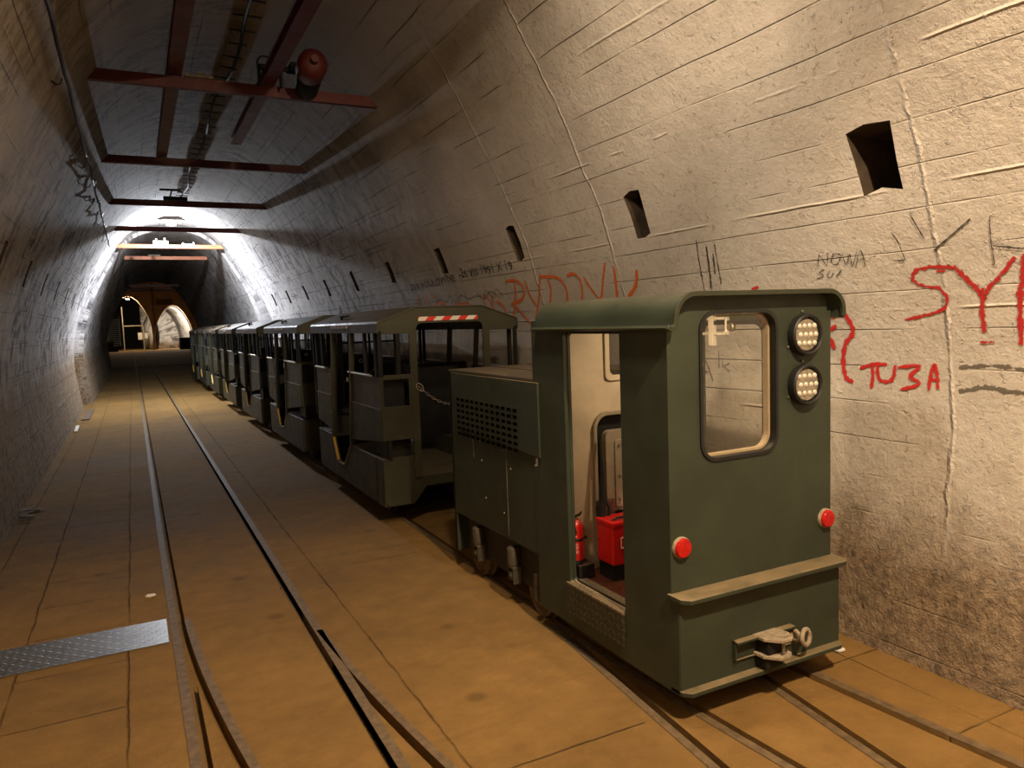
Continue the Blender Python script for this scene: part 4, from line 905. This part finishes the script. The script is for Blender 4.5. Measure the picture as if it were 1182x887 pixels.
# dangling cable with hooks on the left shoulder of the vault
mb = MB(); pts = []; n = 70
for i in range(n):
    y = 3.2+i*.19; w = .05*math.sin(i*.9)*(1 if y > 8.5 else .35)+.03*math.sin(i*2.3)*(1 if y > 8.5 else 0)
    pts.append((CX-hw(3.36)+.05+abs(w)*.3, y, 3.34+w))
mb.tube(pts, .013, 6)
tag(mb.build('wall_cable', 'black', smooth=True), 'black cable sagging along the left shoulder of the vault', 'cable')
for i, y in enumerate((5.9,8.7,9.8,10.9,12.0,13.1,14.2,15.4)):
    x = CX-hw(3.3)-.02; z = 3.30
    p = [(x,y,z+.02),(x+.05,y,z-.02),(x+.075,y-.02,z-.015),(x+.085,y-.02,z+.02)]
    tag(MB().tube(p, .006, 6).build('cable_hook', 'black', smooth=True), 'black cable hook holding the sagging cable on the left shoulder of the vault', 'hook', 'hooks holding the sagging cable')
# tunnel lamps
def lampobj(name, loc, face, n, size, label, plate_size, mat='lampw', body='blackm'):
    global ORG
    loc = Vector(loc); n = Vector(n).normalized(); ORG = loc
    T = empty(name, loc, label, 'lamp')
    u = Vector((1,0,0)); v = n.cross(u).normalized()
    def slab(c, a, b, t): return MB().add([c+u*i*a+v*j*b+n*k*t for k in (0,1) for i, j in ((-1,-1),(1,-1),(1,1),(-1,1))], [(0,3,2,1),(4,5,6,7),(0,1,5,4),(1,2,6,5),(2,3,7,6),(3,0,4,7)])
    slab(loc-n*.05, plate_size, plate_size, .02).build('housing', body, T, bevel=.004)
    MB().lathe(loc-n*.03, n, [(size*.6,0),(size,.01),(size,.025),(size*.5,.03),(.001,.031)], 24).build('lamp_glass', mat, T, smooth=True)
    MB().tube([loc-n*.05, loc-n*.05+Vector((0,0,.05))], .012, 8).build('bracket', body, T)
    ORG = Vector((0,0,0)); return T
lampobj('tunnel_lamp', (.95,18.2,3.97), None, (0,-.30,-.95), .045, 'glaring white lamp under the vault behind the fourth cross beam', .10)
lampobj('tunnel_lamp', (1.42,-.12,3.99), None, (0,0,-1), .07, 'warm lamp under the vault just behind the camera', .12, 'lampy')
nl = [o for o in COL.objects if o.name.startswith('tunnel_lamp')][-1]; ORG = Vector(nl.location)
MB().add([(1.42+r_*math.cos(2*PI*j/32), -.12+r_*math.sin(2*PI*j/32), z_+(min(0, .42*r_*math.cos(2*PI*j/32)) if r_ > .2 else 0)) for r_, z_ in ((.10,4.04),(.24,4.00),(.27,3.935)) for j in range(32)], [(l*32+j, l*32+(j+1) % 32, (l+1)*32+(j+1) % 32, (l+1)*32+j) for l in range(2) for j in range(32)]).build('lamp_shade', 'blackm', nl, smooth=True)
ORG = Vector((0,0,0))
lampobj('fill_lamp', (1.23,2.69,3.46), None, (.55,.12,-.82), .09, 'added warm fill lamp out of view between the two nearest cross beams', .16, 'lampy')  # added fill lamp above the view, brightens the middle of the right wall
lampobj('chamber_lamp', (-.13,80.35,4.93), None, (0,-.1,-.99), .16, 'bright lamp at the top of the left tunnel mouth in the end wall', .2, 'lampw')
lampobj('small_lamp', (.95,36.2,3.60), None, (0,-.7,-.7), .05, 'small dull lamp among the dark beams of the far lining', .06, 'white')
# ---------------------------------------------------------------- litter and far things
def flat(name, pts, z, t, mat, label, cat):
    return tag(plate(name, mat, None, [pts], 'xy', z, t), label, cat)
b_ = MB().bar((-.90,16.2,.012),(-.90,18.4,.015), .14, .02).build('board', 'wood'); tag(b_, 'old dark board lying against the foot of the left wall', 'board')
tag(MB().bar((-.95,14.35,.012),(-.97,15.25,.012), .05, .012).build('stick', 'litter'), 'white stick on the floor in front of the old board', 'stick')
mb = MB(); r = random.Random(5)
for i in range(9):
    x, y = -.96+r.uniform(-.05,.07), 7.9+r.uniform(-.22,.22); mb.bar((x-.05,y,.006+.004*i),(x+.06,y+r.uniform(-.05,.05),.01+.004*i), .035, .004)
tag(mb.build('rubbish', 'grime'), 'crumpled scraps of rubbish at the foot of the left wall', 'rubbish')
def pebble(x, y, s, label):
    bm = bmesh.new(); bmesh.ops.create_icosphere(bm, subdivisions=2, radius=s); r = random.Random(int(x*100))
    for v in bm.verts: v.co = Vector((v.co.x*1.5+x, v.co.y+y, v.co.z*.45+s*.4)) + Vector([r.uniform(-.1,.1)*s for _ in range(3)])
    me = bpy.data.meshes.new('s'); bm.to_mesh(me); bm.free(); tag(link('pebble', me, 'litter', smooth=True), label, 'stone')
pebble(-.01,4.97,.022,'small white stone on the floor beside the empty track, above the tread plate')
pebble(2.86,2.33,.020,'small pale chip on the floor by the right wall, beside the locomotive')
# things glimpsed in the end chamber
tag(MB().box((-2.6,78.2,0),(-1.2,79.0,.55)).box((-2.2,78.3,.55),(-1.5,78.9,1.0)).box((-1.4,78.35,.2),(-.9,78.7,.6)).build('machine', 'blackm', bevel=.05), 'low black machine at the left foot of the left tunnel mouth', 'machine')
tag(MB().box((4.0,77,0),(5.0,78,1.1)).box((4.1,76.8,.4),(4.6,77,.8)).build('equipment_box', 'blackm', bevel=.04), 'black equipment box behind the far end of the train', 'box')
ORG = Vector((-1.3,84,0)); S_ = empty('staircase', ORG, 'dark steel staircase inside the left tunnel mouth', 'staircase')
m = MB()
for i in range(14): m.box((-2.1,83.5+.28*i,.25+.22*i),(-1.05,83.8+.28*i,.29+.22*i))
m.build('tread', 'stair', S_); MB().bar((-1.05,83.4,.1),(-1.05,87.5,3.4),.06,.2).bar((-2.1,83.4,.1),(-2.1,87.5,3.4),.06,.2).build('stringer', 'stair', S_)
ORG = Vector((0,0,0))
tag(MB().box((-.75,82.9,0),(-.66,83,4.3)).box((-.7,82.9,2.35),(1.1,83,2.45)).box((1.0,82.9,0),(1.1,83,2.4)).build('steel_frame', 'dusty'), 'pale steel door frame inside the left tunnel mouth', 'frame')
tag(MB().box((.55,82.8,1.0),(.95,82.88,1.7)).build('notice_sheet', 'white'), 'left of two pale sheets inside the left tunnel mouth', 'notice', 'sheets in the left tunnel mouth')
tag(MB().box((1.15,82.8,1.1),(1.45,82.88,1.65)).build('notice_sheet', 'white'), 'right of two pale sheets inside the left tunnel mouth', 'notice', 'sheets in the left tunnel mouth')
tag(MB().box((2.35,79.9,4.35),(3.75,79.98,4.85)).build('sign_board', 'wood'), 'dark brown board high on the end wall between the tunnel mouths', 'board')
tag(MB().tube([(-1.5,79.93,5.9),(2.0,79.93,5.85)], .03, 6).tube([(2.05,79.93,8),(2.0,79.93,4.2),(2.1,79.93,2.2)], .035, 6).build('wall_conduit', 'blackm'), 'black conduit across the end wall above the tunnel mouths', 'cable')
# ---------------------------------------------------------------- writing on the right wall
def onwall(y, z, off=.004):
    e_ = .01; nx = hw(z+e_)-hw(z-e_); n = Vector((-2*e_, 0, nx)).normalized()
    return Vector((CX+hw(z), y, z)) + Vector((n.x, 0, n.z))*off
def smoothpts(P, n=5):
    if len(P) < 3: return [tuple(a+(b-a)*i/6 for a, b in zip(P[0], P[1])) for i in range(7)]
    return catmull(P, n)
def strokes(name, mat, label, data, ws=1.0, off=.004):
    mb = MB(); uvs = []
    for q, (w, pts) in enumerate(data):
        P = smoothpts(pts); w *= ws; k = len(mb.v); o_ = off+.0004*(q % 5)
        for i, p in enumerate(P):
            a = Vector(P[max(i-1,0)]); b = Vector(P[min(i+1, len(P)-1)]); d = (b-a)
            if d.length < 1e-6: d = Vector((1,0))
            d.normalize(); nn = Vector((-d.y, d.x))
            ext = Vector((0,0))
            if i == 0: ext = -d*w*.4
            if i == len(P)-1: ext = d*w*.4
            jit = 1+.18*math.sin(i*2.1+q)
            for s in (-.5, 0, .5):
                c = Vector(p)+ext+nn*w*s*jit*(.7 if i in (0, len(P)-1) else 1)
                mb.v.append(tuple(onwall(c.x, c.y, o_))); uvs.append((s+.5, i/len(P)))
        for i in range(len(P)-1):
            for s in (0, 1): mb.f.append((k+i*3+s, k+i*3+s+1, k+(i+1)*3+s+1, k+(i+1)*3+s))
    me = bpy.data.meshes.new(name); me.from_pydata(mb.v, [], mb.f); ul = me.uv_layers.new(name='UVMap')
    for lp in me.loops: ul.data[lp.index].uv = uvs[lp.vertex_index]
    o = link(name, me, mat, wr); o['label'] = label
    return o
strokes('orange_lettering', 'orange', 'orange sprayed letters above the cars', ORANGE, 1.6)
strokes('red_lettering', 'dred', 'large dry-brushed dark red letters', DRY, 1.55)
strokes('red_spray_lettering', 'sred', 'bright red sprayed letters below the large ones', RED, 1.35)
strokes('charcoal_marks', 'char', 'charcoal scribbles and the word NOWA', BLACK, 1.4)
strokes('grey_smears', 'smear', 'grey smears under the red letters', SMEAR, 1.0, .002)
def walltext(body, ya, za, yb, zb, size, name='ink_lettering', mat='ink', shear=0):
    cu = bpy.data.curves.new('t', 'FONT'); cu.body = body; cu.size = 1; cu.offset = -.004; cu.resolution_u = 2
    to = bpy.data.objects.new('t', cu); COL.objects.link(to); bpy.context.view_layer.update()
    me = bpy.data.meshes.new_from_object(to.evaluated_get(bpy.context.evaluated_depsgraph_get()))
    bpy.data.objects.remove(to, do_unlink=True); xs = [v.co.x for v in me.vertices]; x1 = max(xs)
    r = random.Random(1)
    for v in me.vertices:
        t = v.co.x/x1; yy = ya+(yb-ya)*t; zz = za+(zb-za)*t+v.co.y*size*(1+.12*math.sin(t*30))+.008*math.sin(t*17)
        v.co = onwall(yy, zz, .004)
    o = link(name, me, mat, wr); o['label'] = 'thin black handwriting reading '+body; return o
walltext('|ZEB POLKOWNE', 8.42, 1.99, 7.0, 2.03, .10); walltext('-26 VIII 1991 X 19', 6.88, 2.04, 5.72, 2.045, .12)
walltext('| 10p\u00b7z-\u0105wi-m-st\u0119pujce', 7.9, 1.86, 6.2, 1.86, .085) if False else None
strokes('pencil_scribble', 'char', 'grey pencil scribble under the black handwriting', [(.012,[(7.7-.14*i+.03*math.sin(i*5), 1.85+.035*math.sin(i*2.7)) for i in range(12)]),(.012,[(6.9,1.93),(6.88,1.80)]),(.012,[(6.6-.11*i, 1.86+.04*math.cos(i*3.1)) for i in range(6)]),(.012,[(7.25,1.92),(7.28,1.8)])], 1.0)
# ================================================================ light, world, camera
def point(name, loc, power, col, r):
    l = bpy.data.lights.new(name, 'POINT'); l.energy = power; l.color = col; l.shadow_soft_size = r
    o = bpy.data.objects.new(name, l); o.location = loc; COL.objects.link(o); return o
def area(name, loc, n, power, col, size):
    l = bpy.data.lights.new(name, 'AREA'); l.shape = 'DISK'; l.size = size; l.energy = power; l.color = col
    o = bpy.data.objects.new(name, l); o.location = loc; COL.objects.link(o)
    o.rotation_euler = (-Vector(n)).to_track_quat('Z', 'Y').to_euler(); return o
point('lamp_light_far', (.95,18.185,3.925), 720, (.84,.90,1.0), .03)
point('lamp_light_near', (1.42,-.12,3.955), 660, (1.0,.75,.49), .07)
area('fill_lamp_light', (1.25,2.7,3.40), (.55,.12,-.82), 27, (1.0,.80,.58), .22)  # light of the added fill lamp, no such source seen
point('lamp_light_chamber', (-.13,80.4,4.6), 420, (1.0,.80,.52), .15)
point('lamp_light_branch', (3.9,81.6,3.2), 450, (1.0,.86,.66), .1)
area('cab_lamp_light', (2.36,2.68,1.65), (0,.35,-.93), 5, (1.0,.74,.45), .08)
w = bpy.data.worlds.new('world'); w.use_nodes = True; w.node_tree.nodes['Background'].inputs[0].default_value = (.02,.015,.01,1); w.node_tree.nodes['Background'].inputs[1].default_value = .5
sc = bpy.context.scene; sc.world = w
cd = bpy.data.cameras.new('camera'); cam = bpy.data.objects.new('camera', cd); COL.objects.link(cam); sc.camera = cam
cd.sensor_width = 36; cd.lens = 857.58/1182*36; cd.clip_start = .05; cd.clip_end = 300
Fv = Vector((.45078701,.88851784,-.0855986)); Rv = Vector((.88980458,-.45491436,-.03606577)); Uv = Vector((.07098511,.05990804,.99567672))
mt = Matrix((Rv, Uv, -Fv)).transposed().to_4x4(); mt.translation = (0,0,1.6081421); cam.matrix_world = mt
vs = sc.view_settings; vs.view_transform = 'Standard'; vs.look = 'None'; vs.gamma = 1; vs.use_curve_mapping = False; vs.exposure = 0.35
try: sc.cycles.max_bounces = 8; sc.cycles.diffuse_bounces = 5; sc.cycles.transparent_max_bounces = 16
except Exception: pass
